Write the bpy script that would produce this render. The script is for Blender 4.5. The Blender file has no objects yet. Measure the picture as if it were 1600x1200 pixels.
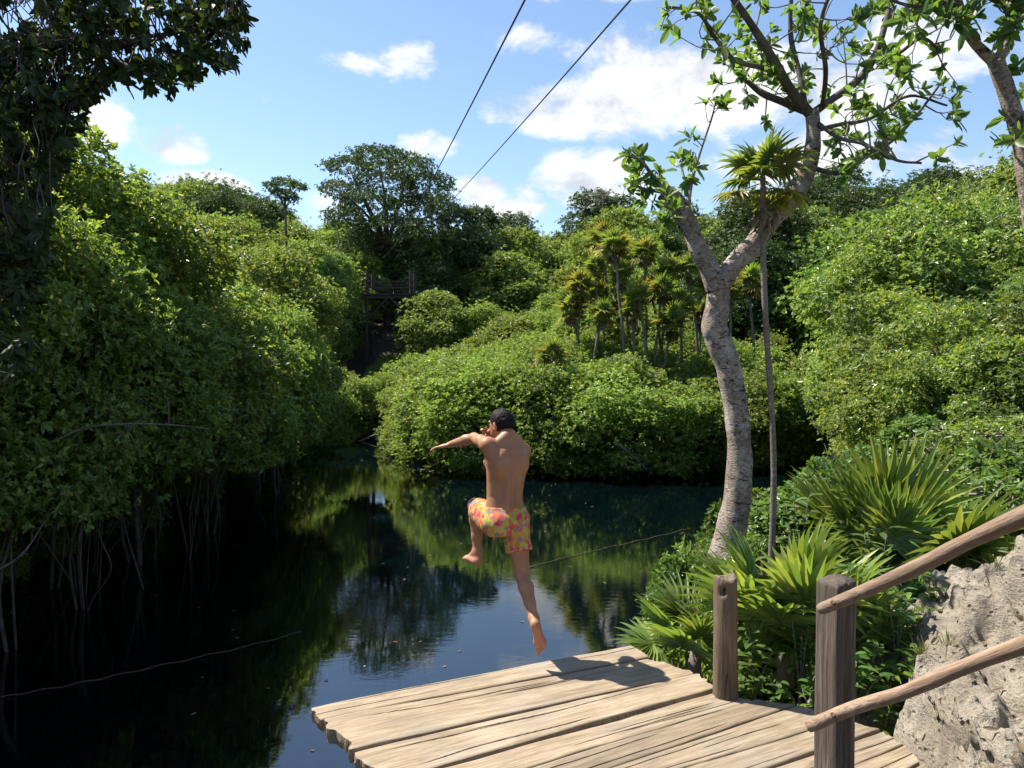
import bpy, math, random
import numpy as np
from mathutils import Matrix, Vector

# ------------------------------------------------------------------ camera, sky, sun, exposure
scene = bpy.context.scene
COL = scene.collection
F = 1200.0                       # focal length in photo pixels (1600 wide)
CAM = np.array([0.0, 0.0, 5.4])  # metres above the water
PITCH = math.atan(40 / 1200)     # horizon at photo row 560

cam_d = bpy.data.cameras.new('camera')
cam = bpy.data.objects.new('camera', cam_d)
COL.objects.link(cam)
cam.location = CAM
cam.rotation_euler = (math.pi / 2 - PITCH, 0, 0)
cam_d.sensor_width = 36
cam_d.lens = 27.0
cam_d.clip_start = 0.05
cam_d.clip_end = 3000
scene.camera = cam

SUN = np.array([-0.84, 0.40, 1.38])
SUN = SUN / np.linalg.norm(SUN)
SUN_EL = math.asin(SUN[2])
SUN_AZ = math.atan2(SUN[0], SUN[1])     # clockwise from +Y
sun_d = bpy.data.lights.new('sun', 'SUN')
sun_d.energy = 4.9
sun_d.angle = math.radians(0.53)
sun_d.color = (1.0, 0.94, 0.84)
sun = bpy.data.objects.new('sun', sun_d)
COL.objects.link(sun)
sun.location = (-20, 8, 40)
sun.rotation_euler = Vector(SUN).to_track_quat('Z', 'Y').to_euler()

scene.view_settings.view_transform = 'Standard'
scene.view_settings.look = 'None'
scene.view_settings.exposure = 1.25
scene.view_settings.gamma = 1.0
scene.view_settings.use_curve_mapping = False
scene.render.engine = 'CYCLES'
scene.cycles.max_bounces = 6
scene.cycles.diffuse_bounces = 4
scene.cycles.glossy_bounces = 2
scene.cycles.transmission_bounces = 3
scene.cycles.transparent_max_bounces = 4
scene.cycles.sample_clamp_indirect = 6
scene.cycles.use_denoising = True
scene.cycles.use_adaptive_sampling = True
scene.cycles.adaptive_threshold = 0.012
scene.cycles.caustics_reflective = False
scene.cycles.caustics_refractive = False

RNG = np.random.default_rng(11)
random.seed(5)


class NT:
    """small node-tree writer"""
    def __init__(self, tree):
        self.t = tree
        tree.nodes.clear()

    def n(self, kind, **kw):
        nd = self.t.nodes.new(kind)
        for k, v in kw.items():
            if k.startswith('i_'):
                nd.inputs[k[2:].replace('_', ' ')].default_value = v
            else:
                setattr(nd, k, v)
        return nd

    def l(self, a, b):
        self.t.links.new(a, b)

    def math(self, op, a, b=None, c=None, clamp=False):
        nd = self.t.nodes.new('ShaderNodeMath')
        nd.operation = op
        nd.use_clamp = clamp
        for i, v in enumerate((a, b, c)):
            if v is None:
                continue
            if isinstance(v, (int, float)):
                nd.inputs[i].default_value = v
            else:
                self.l(v, nd.inputs[i])
        return nd.outputs[0]

    def ramp(self, fac, stops, interp='LINEAR'):
        nd = self.t.nodes.new('ShaderNodeValToRGB')
        cr = nd.color_ramp
        cr.interpolation = interp
        while len(cr.elements) < len(stops):
            cr.elements.new(0.5)
        for e, (p, c) in zip(cr.elements, stops):
            e.position = p
            e.color = (*c, 1) if len(c) == 3 else c
        self.l(fac, nd.inputs[0])
        return nd.outputs[0]

    def mix(self, fac, a, b, blend='MIX'):
        nd = self.t.nodes.new('ShaderNodeMix')
        nd.data_type = 'RGBA'
        nd.blend_type = blend
        for s, v in ((nd.inputs[0], fac), (nd.inputs[6], a), (nd.inputs[7], b)):
            if isinstance(v, (int, float)):
                s.default_value = v
            elif isinstance(v, tuple):
                s.default_value = (*v, 1) if len(v) == 3 else v
            else:
                self.l(v, s)
        return nd.outputs[2]

    def noise(self, vec, scale, detail=4, rough=0.55, dist=0.0):
        nd = self.n('ShaderNodeTexNoise')
        nd.inputs['Scale'].default_value = scale
        nd.inputs['Detail'].default_value = detail
        nd.inputs['Roughness'].default_value = rough
        nd.inputs['Distortion'].default_value = dist
        if vec is not None:
            self.l(vec, nd.inputs['Vector'])
        return nd.outputs[0]

    def mapping(self, vec, scale=(1, 1, 1), loc=(0, 0, 0), rot=(0, 0, 0)):
        nd = self.n('ShaderNodeMapping')
        nd.inputs['Scale'].default_value = scale
        nd.inputs['Location'].default_value = loc
        nd.inputs['Rotation'].default_value = rot
        self.l(vec, nd.inputs['Vector'])
        return nd.outputs[0]

    def bump(self, h, strength=0.5, dist=0.02):
        nd = self.n('ShaderNodeBump')
        nd.inputs['Strength'].default_value = strength
        nd.inputs['Distance'].default_value = dist
        self.l(h, nd.inputs['Height'])
        return nd.outputs[0]


def px_azel(x, y):
    u, v = (x - 800) / F, (560 - y) / F
    return math.atan(u), math.atan(v * math.cos(math.atan(u)))


def build_world():
    w = bpy.data.worlds.new('World')
    scene.world = w
    w.use_nodes = True
    T = NT(w.node_tree)
    sky = T.n('ShaderNodeTexSky', sky_type='NISHITA')
    sky.sun_disc = False
    sky.sun_elevation = SUN_EL
    sky.sun_rotation = SUN_AZ
    sky.altitude = 0
    sky.air_density = 1.0
    sky.dust_density = 0.25
    sky.ozone_density = 2.0
    tc = T.n('ShaderNodeTexCoord')
    gen = tc.outputs['Generated']
    sep = T.n('ShaderNodeSeparateXYZ')
    T.l(gen, sep.inputs[0])
    az = T.math('ARCTAN2', sep.outputs[0], sep.outputs[1])
    el = T.math('ARCSINE', sep.outputs[2])
    # cumulus clouds: (photo x, photo y, half width, half height, weight)
    clouds = [(930, 170, 150, 42, 1.0), (1060, 145, 150, 62, 1.1), (1170, 150, 120, 70, 1.05), (1350, 120, 200, 80, 0.95),
              (1300, 240, 160, 60, 1.0), (1200, 262, 130, 45, 0.9), (1420, 235, 120, 40, 0.8),
              (915, 285, 85, 42, 1.05), (960, 300, 60, 35, 0.9), (825, 303, 60, 18, 0.6), (750, 300, 48, 32, 1.0),
              (800, 330, 60, 16, 0.8),
              (672, 232, 50, 20, 0.85), (778, 172, 42, 28, 0.72), (820, 75, 50, 25, 0.62), (640, 105, 48, 28, 0.72),
              (575, 108, 80, 16, 0.55), (975, 75, 130, 35, 0.58), (272, 228, 58, 27, 0.95), (325, 292, 75, 20, 0.95),
              (160, 205, 60, 50, 0.9), (425, 165, 28, 11, 0.6), (505, 315, 40, 30, 0.8), (930, 0, 140, 12, 0.5),
              (1540, 270, 80, 40, 0.8)]
    blobs = []
    for (x, y, hw, hh, k) in clouds:
        a, e = px_azel(x, y)
        c = math.cos(a)
        blobs.append((a, e, hw / F * c * c, hh / F * c, k))
    r = random.Random(4)
    for i in range(22):            # the same broken cumulus goes on round the rest of the dome
        a = r.uniform(0.75, 2 * math.pi - 0.75)
        if a > math.pi:
            a -= 2 * math.pi
        e = r.uniform(0.12, 0.75)
        s = r.uniform(0.06, 0.15)
        blobs.append((a, e, s * 1.3, s * 0.5, r.uniform(0.6, 1.0)))
    mp = T.mapping(gen, (1, 1, 1.7))
    n1 = T.noise(mp, 9.0, 7, 0.62, 0.3)
    n2 = T.noise(T.mapping(gen, (1, 1, 1.7), (0.02, -0.01, -0.055)), 9.0, 5, 0.62, 0.3)
    n3 = T.noise(mp, 26.0, 4, 0.6)
    tot = None
    low = None
    for (a, e, sa, se, k) in blobs:
        dx = T.math('MULTIPLY', T.math('SUBTRACT', az, a), 1 / sa)
        dy = T.math('MULTIPLY', T.math('SUBTRACT', el, e), 1 / se)
        r2 = T.math('ADD', T.math('MULTIPLY', dx, dx), T.math('MULTIPLY', dy, dy))
        m = T.math('MULTIPLY', T.math('SUBTRACT', 1.0, T.math('MULTIPLY', r2, 0.55)), k)
        tot = m if tot is None else T.math('SMOOTH_MAX', tot, m, 0.25)
    dens = T.math('ADD', T.math('MULTIPLY', T.math('MAXIMUM', tot, -0.6), 0.72), T.math('MULTIPLY', T.math('SUBTRACT', n1, 0.5), 1.9))
    dens = T.math('ADD', dens, T.math('MULTIPLY', T.math('SUBTRACT', n3, 0.5), 0.35))
    mask = T.n('ShaderNodeMapRange', interpolation_type='SMOOTHSTEP')
    T.l(dens, mask.inputs[0])
    mask.inputs[1].default_value = 0.20
    mask.inputs[2].default_value = 0.66
    shade = T.math('ADD', 0.62, T.math('MULTIPLY', T.math('SUBTRACT', n1, n2), 3.2), None, True)
    ccol = T.ramp(shade, [(0.0, (3.5, 3.65, 3.95)), (0.55, (4.9, 4.95, 5.0)), (1.0, (5.6, 5.55, 5.5))])
    up = T.n('ShaderNodeMapRange')
    T.l(sep.outputs[2], up.inputs[0])
    up.inputs[1].default_value = 0.0
    up.inputs[2].default_value = 0.05
    fac = T.math('MULTIPLY', T.math('MULTIPLY', mask.outputs[0], up.outputs[0]), 0.93)
    colr = T.mix(fac, sky.outputs[0], ccol)
    bg = T.n('ShaderNodeBackground')
    bg.inputs[1].default_value = 0.088
    T.l(colr, bg.inputs[0])
    out = T.n('ShaderNodeOutputWorld')
    T.l(bg.outputs[0], out.inputs[0])


build_world()

# ------------------------------------------------------------------ geometry helpers
_f = np.array([0, math.cos(PITCH), -math.sin(PITCH)])
_u = np.array([0, math.sin(PITCH), math.cos(PITCH)])


def ray(x, y):
    d = np.array([1.0, 0, 0]) * ((x - 800) / F) + _f + _u * (-(y - 600) / F)
    return d


def P(x, y, D):
    """point seen at photo pixel (x, y) at ground distance D (world Y)"""
    d = ray(x, y)
    return CAM + d * (D / d[1])


def PZ(x, y, z):
    """point seen at photo pixel (x, y) on the level z"""
    d = ray(x, y)
    return CAM + d * ((z - CAM[2]) / d[2])


def nrm(v):
    return v / (np.linalg.norm(v, axis=-1, keepdims=True) + 1e-9)


def _hash(i, j, k, seed):
    h = (i.astype(np.int64) * 374761393 + j.astype(np.int64) * 668265263 + k.astype(np.int64) * 2147483647 + seed * 1274126177)
    h = (h ^ (h >> 13)) * 1274126177
    h = h & 0xFFFFFFFF
    h = (h ^ (h >> 16)) & 0xFFFFFF
    return h / float(0xFFFFFF)


def vnoise(p, seed=0):
    p = np.asarray(p, float)
    f0 = np.floor(p)
    t = p - f0
    t = t * t * (3 - 2 * t)
    i, j, k = (f0[..., q].astype(np.int64) for q in range(3))
    r = 0
    for a in (0, 1):
        for b in (0, 1):
            for c in (0, 1):
                w = (t[..., 0] if a else 1 - t[..., 0]) * (t[..., 1] if b else 1 - t[..., 1]) * (t[..., 2] if c else 1 - t[..., 2])
                r = r + w * _hash(i + a, j + b, k + c, seed)
    return r * 2 - 1


def fbm(p, octv=4, seed=0, gain=0.5):
    p = np.asarray(p, float)
    s, a = 0, 1.0
    for o in range(octv):
        s = s + a * vnoise(p * (2.03 ** o) + o * 7.31, seed + o)
        a *= gain
    return s


class MB:
    """collects vertices and faces of one mesh"""
    def __init__(self):
        self.v = []
        self.f = []
        self.n = 0

    def add(self, V, *faces):
        V = np.asarray(V, float).reshape(-1, 3)
        for f in faces:
            f = np.asarray(f, np.int64)
            if len(f):
                self.f.append(f + self.n)
        self.v.append(V)
        self.n += len(V)
        return self

    def mesh(self, name, mat=None, smooth=False):
        V = np.concatenate(self.v) if self.v else np.zeros((0, 3))
        me = bpy.data.meshes.new(name)
        me.vertices.add(len(V))
        me.vertices.foreach_set('co', V.astype(np.float32).ravel())
        nl = sum(f.size for f in self.f)
        npoly = sum(len(f) for f in self.f)
        me.loops.add(nl)
        me.loops.foreach_set('vertex_index', np.concatenate([f.ravel() for f in self.f]).astype(np.int32))
        me.polygons.add(npoly)
        tot = np.concatenate([np.full(len(f), f.shape[1]) for f in self.f])
        st = np.concatenate([[0], np.cumsum(tot)[:-1]]).astype(np.int32)
        me.polygons.foreach_set('loop_start', st)
        me.polygons.foreach_set('use_smooth', np.full(npoly, bool(smooth)))
        me.update(calc_edges=True)
        if mat:
            me.materials.append(mat)
        return me


def obj(name, me, parent=None, loc=None, rot=None, scale=None):
    o = bpy.data.objects.new(name, me)
    COL.objects.link(o)
    if parent:
        o.parent = parent
    if loc is not None:
        o.location = tuple(float(q) for q in loc)
    if rot is not None:
        o.rotation_euler = rot
    if scale is not None:
        o.scale = scale if hasattr(scale, '__len__') else (scale,) * 3
    return o


def tag(o, label, cat, group=None, kind=None):
    o['label'] = label
    if cat:
        o['category'] = cat
    if group:
        o['group'] = group
    if kind:
        o['kind'] = kind
    return o


def thing(name, label, cat, loc=(0, 0, 0), rotz=0, group=None):
    o = obj(name, None, None, loc, (0, 0, rotz))
    o.empty_display_size = 0.2
    return tag(o, label, cat, group)


def spline(pts, n):
    """Catmull-Rom through rows of pts (any columns)"""
    pts = np.asarray(pts, float)
    if len(pts) < 3:
        t = np.linspace(0, 1, n)[:, None]
        return pts[0] * (1 - t) + pts[-1] * t
    q = np.vstack([2 * pts[0] - pts[1], pts, 2 * pts[-1] - pts[-2]])
    s = np.linspace(0, len(pts) - 1 - 1e-6, n)
    i = s.astype(int)
    t = (s - i)[:, None]
    p0, p1, p2, p3 = q[i], q[i + 1], q[i + 2], q[i + 3]
    return 0.5 * (2 * p1 + (p2 - p0) * t + (2 * p0 - 5 * p1 + 4 * p2 - p3) * t ** 2 + (3 * p1 - p0 - 3 * p2 + p3) * t ** 3)


def tube(mb, pts, rad, seg=8, lump=0.0, lfreq=6.0, seed=0, caps=True):
    pts = np.asarray(pts, float)
    n = len(pts)
    rad = np.broadcast_to(np.asarray(rad, float), (n,))
    tan = nrm(np.gradient(pts, axis=0))
    ref = np.array([0.31, 0.17, 0.93]) if abs(tan[0][2]) < 0.8 else np.array([1.0, 0.2, 0.1])
    a = nrm(np.cross(tan, ref))
    for i in range(1, n):
        v = a[i - 1] - tan[i] * np.dot(a[i - 1], tan[i])
        a[i] = v / (np.linalg.norm(v) + 1e-9)
    b = np.cross(tan, a)
    th = np.arange(seg) / seg * 2 * math.pi
    ring = a[:, None, :] * np.cos(th)[None, :, None] + b[:, None, :] * np.sin(th)[None, :, None]
    r = rad[:, None] * np.ones(seg)
    V = pts[:, None, :] + ring * r[:, :, None]
    if lump:
        nz = fbm(V * lfreq, 3, seed)
        V = pts[:, None, :] + ring * (r * (1 + lump * nz))[:, :, None]
    idx = np.arange(n * seg).reshape(n, seg)
    q = np.stack([idx[:-1], np.roll(idx, -1, 1)[:-1], np.roll(idx, -1, 1)[1:], idx[1:]], -1).reshape(-1, 4)
    V = V.reshape(-1, 3)
    if caps:
        V = np.vstack([V, pts[0], pts[-1]])
        k = n * seg
        c0 = np.stack([np.full(seg, k), np.roll(idx[0], -1), idx[0]], -1)
        c1 = np.stack([np.full(seg, k + 1), idx[-1], np.roll(idx[-1], -1)], -1)
        mb.add(V, q, np.vstack([c0, c1]))
    else:
        mb.add(V, q)
    return mb


def box(mb, c, s, rotz=0.0, jit=0.0):
    x, y, z = np.asarray(s) / 2
    V = np.array([[-x, -y, -z], [x, -y, -z], [x, y, -z], [-x, y, -z], [-x, -y, z], [x, -y, z], [x, y, z], [-x, y, z]])
    if jit:
        V = V + RNG.uniform(-jit, jit, V.shape)
    cs, sn = math.cos(rotz), math.sin(rotz)
    V = V @ np.array([[cs, sn, 0], [-sn, cs, 0], [0, 0, 1]])
    mb.add(V + np.asarray(c), np.array([[0, 3, 2, 1], [4, 5, 6, 7], [0, 1, 5, 4], [1, 2, 6, 5], [2, 3, 7, 6], [3, 0, 4, 7]]))
    return mb


def leaves(mb, B, D, N, L, W, hi=False, droop=0.15):
    """leaf blades at B pointing along D with upper side N"""
    n = len(B)
    D = nrm(D)
    N = nrm(N - D * np.sum(N * D, 1, keepdims=True))
    S = np.cross(D, N)
    L = np.broadcast_to(L, (n,))[:, None]
    W = np.broadcast_to(W, (n,))[:, None]
    up = np.array([0, 0, 1.0])
    if hi == 'mid':
        q1, q2 = B + D * L * 0.30 - up * L * droop * 0.1, B + D * L * 0.70 - up * L * droop * 0.5
        V = np.stack([B, q1 + S * W * 0.46 + N * W * 0.14, q2 + S * W * 0.44 + N * W * 0.14, B + D * L - up * L * droop, q2 - S * W * 0.44 + N * W * 0.14, q1 - S * W * 0.46 + N * W * 0.14], 1)
        i = np.arange(n)[:, None] * 6
        mb.add(V.reshape(-1, 3), np.vstack([i + np.array([0, 1, 2, 3]), i + np.array([0, 3, 4, 5])]))
    elif not hi:
        mid = B + D * L * 0.52
        V = np.stack([B, mid + S * W * 0.5 + N * W * 0.16, B + D * L - up * L * droop, mid - S * W * 0.5 + N * W * 0.16], 1)
        i = np.arange(n)[:, None] * 4
        mb.add(V.reshape(-1, 3), np.vstack([i + np.array([0, 1, 2]), i + np.array([0, 2, 3])]))
    else:
        def row(t, w, dr):
            m = B + D * L * t - up * L * droop * dr
            return m + S * W * w + N * W * 0.14, m, m - S * W * w + N * W * 0.14
        a, b, c = row(0.22, 0.37, 0.06), row(0.52, 0.50, 0.27), row(0.82, 0.33, 0.66)
        V = np.stack([B, a[0], a[1], a[2], b[0], b[1], b[2], c[0], c[1], c[2], B + D * L - up * L * droop], 1)
        i = np.arange(n)[:, None] * 11
        T = np.vstack([i + np.array(q) for q in ([0, 1, 2], [0, 2, 3], [7, 10, 8], [8, 10, 9])])
        Q = np.vstack([i + np.array(q) for q in ([1, 4, 5, 2], [2, 5, 6, 3], [4, 7, 8, 5], [5, 8, 9, 6])])
        mb.add(V.reshape(-1, 3), T, Q)


def rosettes(mb, rng, pts, tw, k, L, W, hi=False, spread=(35, 88), droop=0.15, jit=0.25):
    """k leaves round each twig tip"""
    m = len(pts)
    tw = nrm(tw)
    ref = np.where(np.abs(tw[:, 2:3]) < 0.9, np.array([[0, 0, 1.0]]), np.array([[1.0, 0, 0]]))
    a = nrm(np.cross(tw, ref))
    b = np.cross(tw, a)
    ph = rng.uniform(0, 6.28, (m, 1)) + np.arange(k)[None] * 2.399 + rng.normal(0, 0.25, (m, k))
    sp = np.radians(rng.uniform(spread[0], spread[1], (m, k)))
    rad = a[:, None] * np.cos(ph)[..., None] + b[:, None] * np.sin(ph)[..., None]
    D = tw[:, None] * np.cos(sp)[..., None] + rad * np.sin(sp)[..., None]
    N = tw[:, None] + rng.normal(0, jit, (m, k, 3))
    size = rng.uniform(0.65, 1.2, (m, k)) * rng.uniform(0.8, 1.15, (m, 1))
    back = rng.uniform(0, 0.5, (m, k, 1)) * L
    B = pts[:, None] - tw[:, None] * back
    Ls = (L * size).ravel()
    leaves(mb, B.reshape(-1, 3), D.reshape(-1, 3), N.reshape(-1, 3), Ls, Ls * (W / L) * rng.uniform(0.85, 1.15, Ls.shape), hi, droop)


def lobe_points(rng, lobes, n, up=0.5, deep=0.3, under=-0.25, hollow=0.72):
    """twig tips spread over the skin of a group of lobes; keeps gaps between the lobes"""
    lobes = np.asarray(lobes, float)
    c, r = lobes[:, :3], lobes[:, 3:6]
    area = (r[:, 0] * r[:, 1] + r[:, 0] * r[:, 2] + r[:, 1] * r[:, 2])
    which = rng.choice(len(lobes), int(n * 2.6), p=area / area.sum())
    u = nrm(rng.normal(0, 1, (len(which), 3)))
    keep = (u[:, 2] > under) | (rng.random(len(u)) < 0.25)
    which, u = which[keep], u[keep]
    rad = 1 - deep * rng.random(len(u)) ** 2 + 0.16 * fbm(u * 2.4 + which[:, None] * 3.1, 3, 3) + 0.10 * rng.random(len(u)) ** 3 * 3
    p = c[which] + u * r[which] * rad[:, None]
    inside = np.zeros(len(p), bool)
    for q in range(len(lobes)):
        d = np.linalg.norm((p - c[q]) / r[q], axis=1)
        inside |= (d < hollow) & (which != q)
    p, u, which = p[~inside], u[~inside], which[~inside]
    p, u = p[:n], u[:n]
    t = nrm(u * 0.8 + np.array([0, 0, up]) + rng.normal(0, 0.55, u.shape))
    return p, t


# ------------------------------------------------------------------ materials
MATS = {}


def mat_base(name):
    m = bpy.data.materials.new(name)
    m.use_nodes = True
    T = NT(m.node_tree)
    out = T.n('ShaderNodeOutputMaterial')
    bs = T.n('ShaderNodeBsdfPrincipled')
    T.l(bs.outputs[0], out.inputs[0])
    MATS[name] = m
    return m, T, bs, out


def leaf_mat(name, cols, transl=0.35, rough=0.5, tint=(1.5, 1.4, 0.7), spec=0.5):
    m, T, bs, out = mat_base(name)
    g = T.n('ShaderNodeNewGeometry')
    oi = T.n('ShaderNodeObjectInfo')
    c = T.ramp(g.outputs['Random Per Island'], [(i / (len(cols) - 1), q) for i, q in enumerate(cols)])
    pn = T.noise(g.outputs['Position'], 0.55, 3, 0.6)
    hs = T.n('ShaderNodeHueSaturation')
    T.l(c, hs.inputs['Color'])
    T.l(T.math('ADD', 0.486, T.math('MULTIPLY', oi.outputs['Random'], 0.026)), hs.inputs['Hue'])
    v = T.math('ADD', T.math('MULTIPLY', T.math('SUBTRACT', pn, 0.5), 1.1), T.math('ADD', 0.82, T.math('MULTIPLY', oi.outputs['Random'], 0.36)))
    T.l(v, hs.inputs['Value'])
    hs.inputs['Saturation'].default_value = 0.90
    T.l(hs.outputs[0], bs.inputs['Base Color'])
    bs.inputs['Roughness'].default_value = rough
    bs.inputs['Specular IOR Level'].default_value = spec
    tr = T.n('ShaderNodeBsdfTranslucent')
    T.l(T.mix(1.0, hs.outputs[0], tint, 'MULTIPLY'), tr.inputs[0])
    mx = T.n('ShaderNodeMixShader')
    mx.inputs[0].default_value = transl
    T.l(bs.outputs[0], mx.inputs[1])
    T.l(tr.outputs[0], mx.inputs[2])
    T.l(mx.outputs[0], out.inputs[0])
    return m


def bark_mat(name, c0, c1, c2, scale=6.0, stretch=0.3, bump=0.6, blotch=1.6):
    m, T, bs, out = mat_base(name)
    tc = T.n('ShaderNodeTexCoord')
    o = tc.outputs['Object']
    a = T.noise(T.mapping(o, (1, 1, stretch)), scale * 3, 6, 0.65, 0.6)
    b = T.noise(o, blotch, 4, 0.6)
    c = T.noise(o, scale * 9, 3, 0.6)
    col = T.ramp(a, [(0.3, c0), (0.55, c1), (0.75, c2)])
    col = T.mix(T.ramp(b, [(0.42, (0, 0, 0)), (0.62, (1, 1, 1))]), col, T.mix(0.5, col, c2))
    col = T.mix(T.math('MULTIPLY', T.math('SUBTRACT', 0.52, c, None, True), 2.2), col, c0)
    T.l(col, bs.inputs['Base Color'])
    bs.inputs['Roughness'].default_value = 0.85
    bs.inputs['Specular IOR Level'].default_value = 0.2
    T.l(T.bump(T.math('ADD', a, T.math('MULTIPLY', c, 0.4)), bump, 0.02), bs.inputs['Normal'])
    return m


def pale_bark():
    """smooth grey-pink bark with short dark horizontal scars and lichen"""
    m, T, bs, out = mat_base('pale_bark')
    tc = T.n('ShaderNodeTexCoord')
    o = tc.outputs['Object']
    big = T.noise(o, 3.0, 5, 0.6, 0.4)
    fine = T.noise(T.mapping(o, (1, 1, 2.2)), 34, 5, 0.65, 0.5)
    col = T.ramp(big, [(0.3, (0.19, 0.145, 0.115)), (0.48, (0.34, 0.275, 0.22)), (0.66, (0.48, 0.42, 0.36))])
    col = T.mix(T.ramp(fine, [(0.36, (1, 1, 1)), (0.52, (0, 0, 0))]), col, (0.13, 0.10, 0.08))
    scar = T.noise(T.mapping(o, (9, 9, 17), (0, 0, 3), (0.25, 0.1, 0)), 1.0, 4, 0.65, 1.4)
    sm = T.ramp(scar, [(0.36, (1, 1, 1)), (0.41, (0, 0, 0))])
    col = T.mix(sm, col, (0.055, 0.043, 0.036))
    lich = T.noise(o, 8.0, 4, 0.7)
    col = T.mix(T.math('MULTIPLY', T.ramp(lich, [(0.54, (0, 0, 0)), (0.62, (1, 1, 1))]), 0.75), col, (0.52, 0.49, 0.44))
    T.l(col, bs.inputs['Base Color'])
    bs.inputs['Roughness'].default_value = 0.8
    bs.inputs['Specular IOR Level'].default_value = 0.25
    h = T.math('SUBTRACT', T.math('ADD', fine, T.math('MULTIPLY', big, 0.7)), T.math('MULTIPLY', sm, 0.6))
    T.l(T.bump(h, 1.0, 0.035), bs.inputs['Normal'])
    return m


def wood_mat(name, c0, c1, c2, dark=(0.05, 0.035, 0.025), along=0, scale=1.0, crack=0.33, bump=0.7, sun_grey=0.0):
    """weathered timber; grain runs along object axis `along`"""
    m, T, bs, out = mat_base(name)
    tc = T.n('ShaderNodeTexCoord')
    oi = T.n('ShaderNodeObjectInfo')
    sh = T.n('ShaderNodeVectorMath', operation='ADD')
    T.l(tc.outputs['Object'], sh.inputs[0])
    cb = T.n('ShaderNodeCombineXYZ')
    for i in range(3):
        T.l(T.math('MULTIPLY', oi.outputs['Random'], 17.3 + i * 5), cb.inputs[i])
    T.l(cb.outputs[0], sh.inputs[1])
    o = sh.outputs[0]
    sc = [1, 1, 1]
    sc[along] = 0.045
    g = T.noise(T.mapping(o, tuple(sc)), 85 * scale, 6, 0.7, 0.8)
    sc[along] = 0.09
    g2 = T.noise(T.mapping(o, tuple(sc)), 16 * scale, 5, 0.6, 1.2)
    b = T.noise(o, 3.2 * scale, 5, 0.62)
    col = T.ramp(g2, [(0.28, c0), (0.5, c1), (0.72, c2)])
    col = T.mix(T.math('MULTIPLY', T.ramp(g, [(0.36, (1, 1, 1)), (0.56, (0, 0, 0))]), 0.85), col, c0)
    col = T.mix(T.math('MULTIPLY', T.ramp(b, [(0.36, (1, 1, 1)), (0.58, (0, 0, 0))]), 0.45), col, T.mix(0.6, col, (c0[0] * .7, c0[1] * .75, c0[2] * .85)))
    if sun_grey:
        gp = T.noise(T.mapping(o, (0.5, 1.4, 1)), 2.4, 5, 0.65, 0.6)
        col = T.mix(T.math('MULTIPLY', T.ramp(gp, [(0.48, (0, 0, 0)), (0.64, (1, 1, 1))]), sun_grey), col, T.mix(0.45, col, (0.30, 0.275, 0.245)))
        sp_ = T.noise(o, 60, 3, 0.6)
        col = T.mix(T.math('MULTIPLY', T.ramp(sp_, [(0.66, (0, 0, 0)), (0.74, (1, 1, 1))]), 0.5), col, (0.12, 0.09, 0.065))
    crk = T.ramp(g2, [(crack - 0.035, (1, 1, 1)), (crack, (0, 0, 0))])
    col = T.mix(crk, col, dark)
    hs = T.n('ShaderNodeHueSaturation')
    T.l(col, hs.inputs['Color'])
    T.l(T.math('ADD', 0.80, T.math('MULTIPLY', oi.outputs['Random'], 0.34)), hs.inputs['Value'])
    T.l(hs.outputs[0], bs.inputs['Base Color'])
    bs.inputs['Roughness'].default_value = 0.75
    bs.inputs['Specular IOR Level'].default_value = 0.3
    h = T.math('SUBTRACT', T.math('ADD', T.math('MULTIPLY', g, 0.5), g2), T.math('MULTIPLY', crk, 0.7))
    T.l(T.bump(h, bump, 0.012), bs.inputs['Normal'])
    return m


def ground_mat():
    m, T, bs, out = mat_base('forest_soil')
    tc = T.n('ShaderNodeTexCoord')
    o = tc.outputs['Object']
    a = T.noise(o, 0.8, 6, 0.65)
    b = T.noise(o, 14, 5, 0.7)
    col = T.ramp(a, [(0.3, (0.018, 0.015, 0.010)), (0.5, (0.038, 0.031, 0.020)), (0.7, (0.026, 0.030, 0.012))])
    col = T.mix(T.ramp(b, [(0.5, (0, 0, 0)), (0.7, (1, 1, 1))]), col, (0.085, 0.065, 0.042))
    T.l(col, bs.inputs['Base Color'])
    bs.inputs['Roughness'].default_value = 0.95
    T.l(T.bump(T.math('ADD', a, T.math('MULTIPLY', b, 0.4)), 0.9, 0.08), bs.inputs['Normal'])
    return m


def water_mat():
    m, T, bs, out = mat_base('still_water')
    g = T.n('ShaderNodeNewGeometry')
    p = g.outputs['Position']
    col = T.ramp(T.noise(p, 0.12, 3), [(0.35, (0.0006, 0.0022, 0.0034)), (0.65, (0.0008, 0.0034, 0.0042))])
    T.l(col, bs.inputs['Base Color'])
    bs.inputs['Roughness'].default_value = 0.015
    bs.inputs['IOR'].default_value = 2.1
    r1 = T.noise(T.mapping(p, (1.0, 2.2, 1.0), (0, 0, 0), (0, 0, 0.35)), 2.6, 4, 0.55, 0.6)
    r2 = T.noise(T.mapping(p, (1.0, 1.7, 1.0), (3, 1, 0), (0, 0, -0.3)), 9.0, 3, 0.5, 0.4)
    amp = T.ramp(T.noise(p, 0.16, 3, 0.6), [(0.36, (0.15, 0.15, 0.15)), (0.62, (1, 1, 1))])
    h = T.math('MULTIPLY', T.math('ADD', r1, T.math('MULTIPLY', r2, 0.22)), amp)
    T.l(T.bump(h, 0.035, 0.06), bs.inputs['Normal'])
    return m


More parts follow.
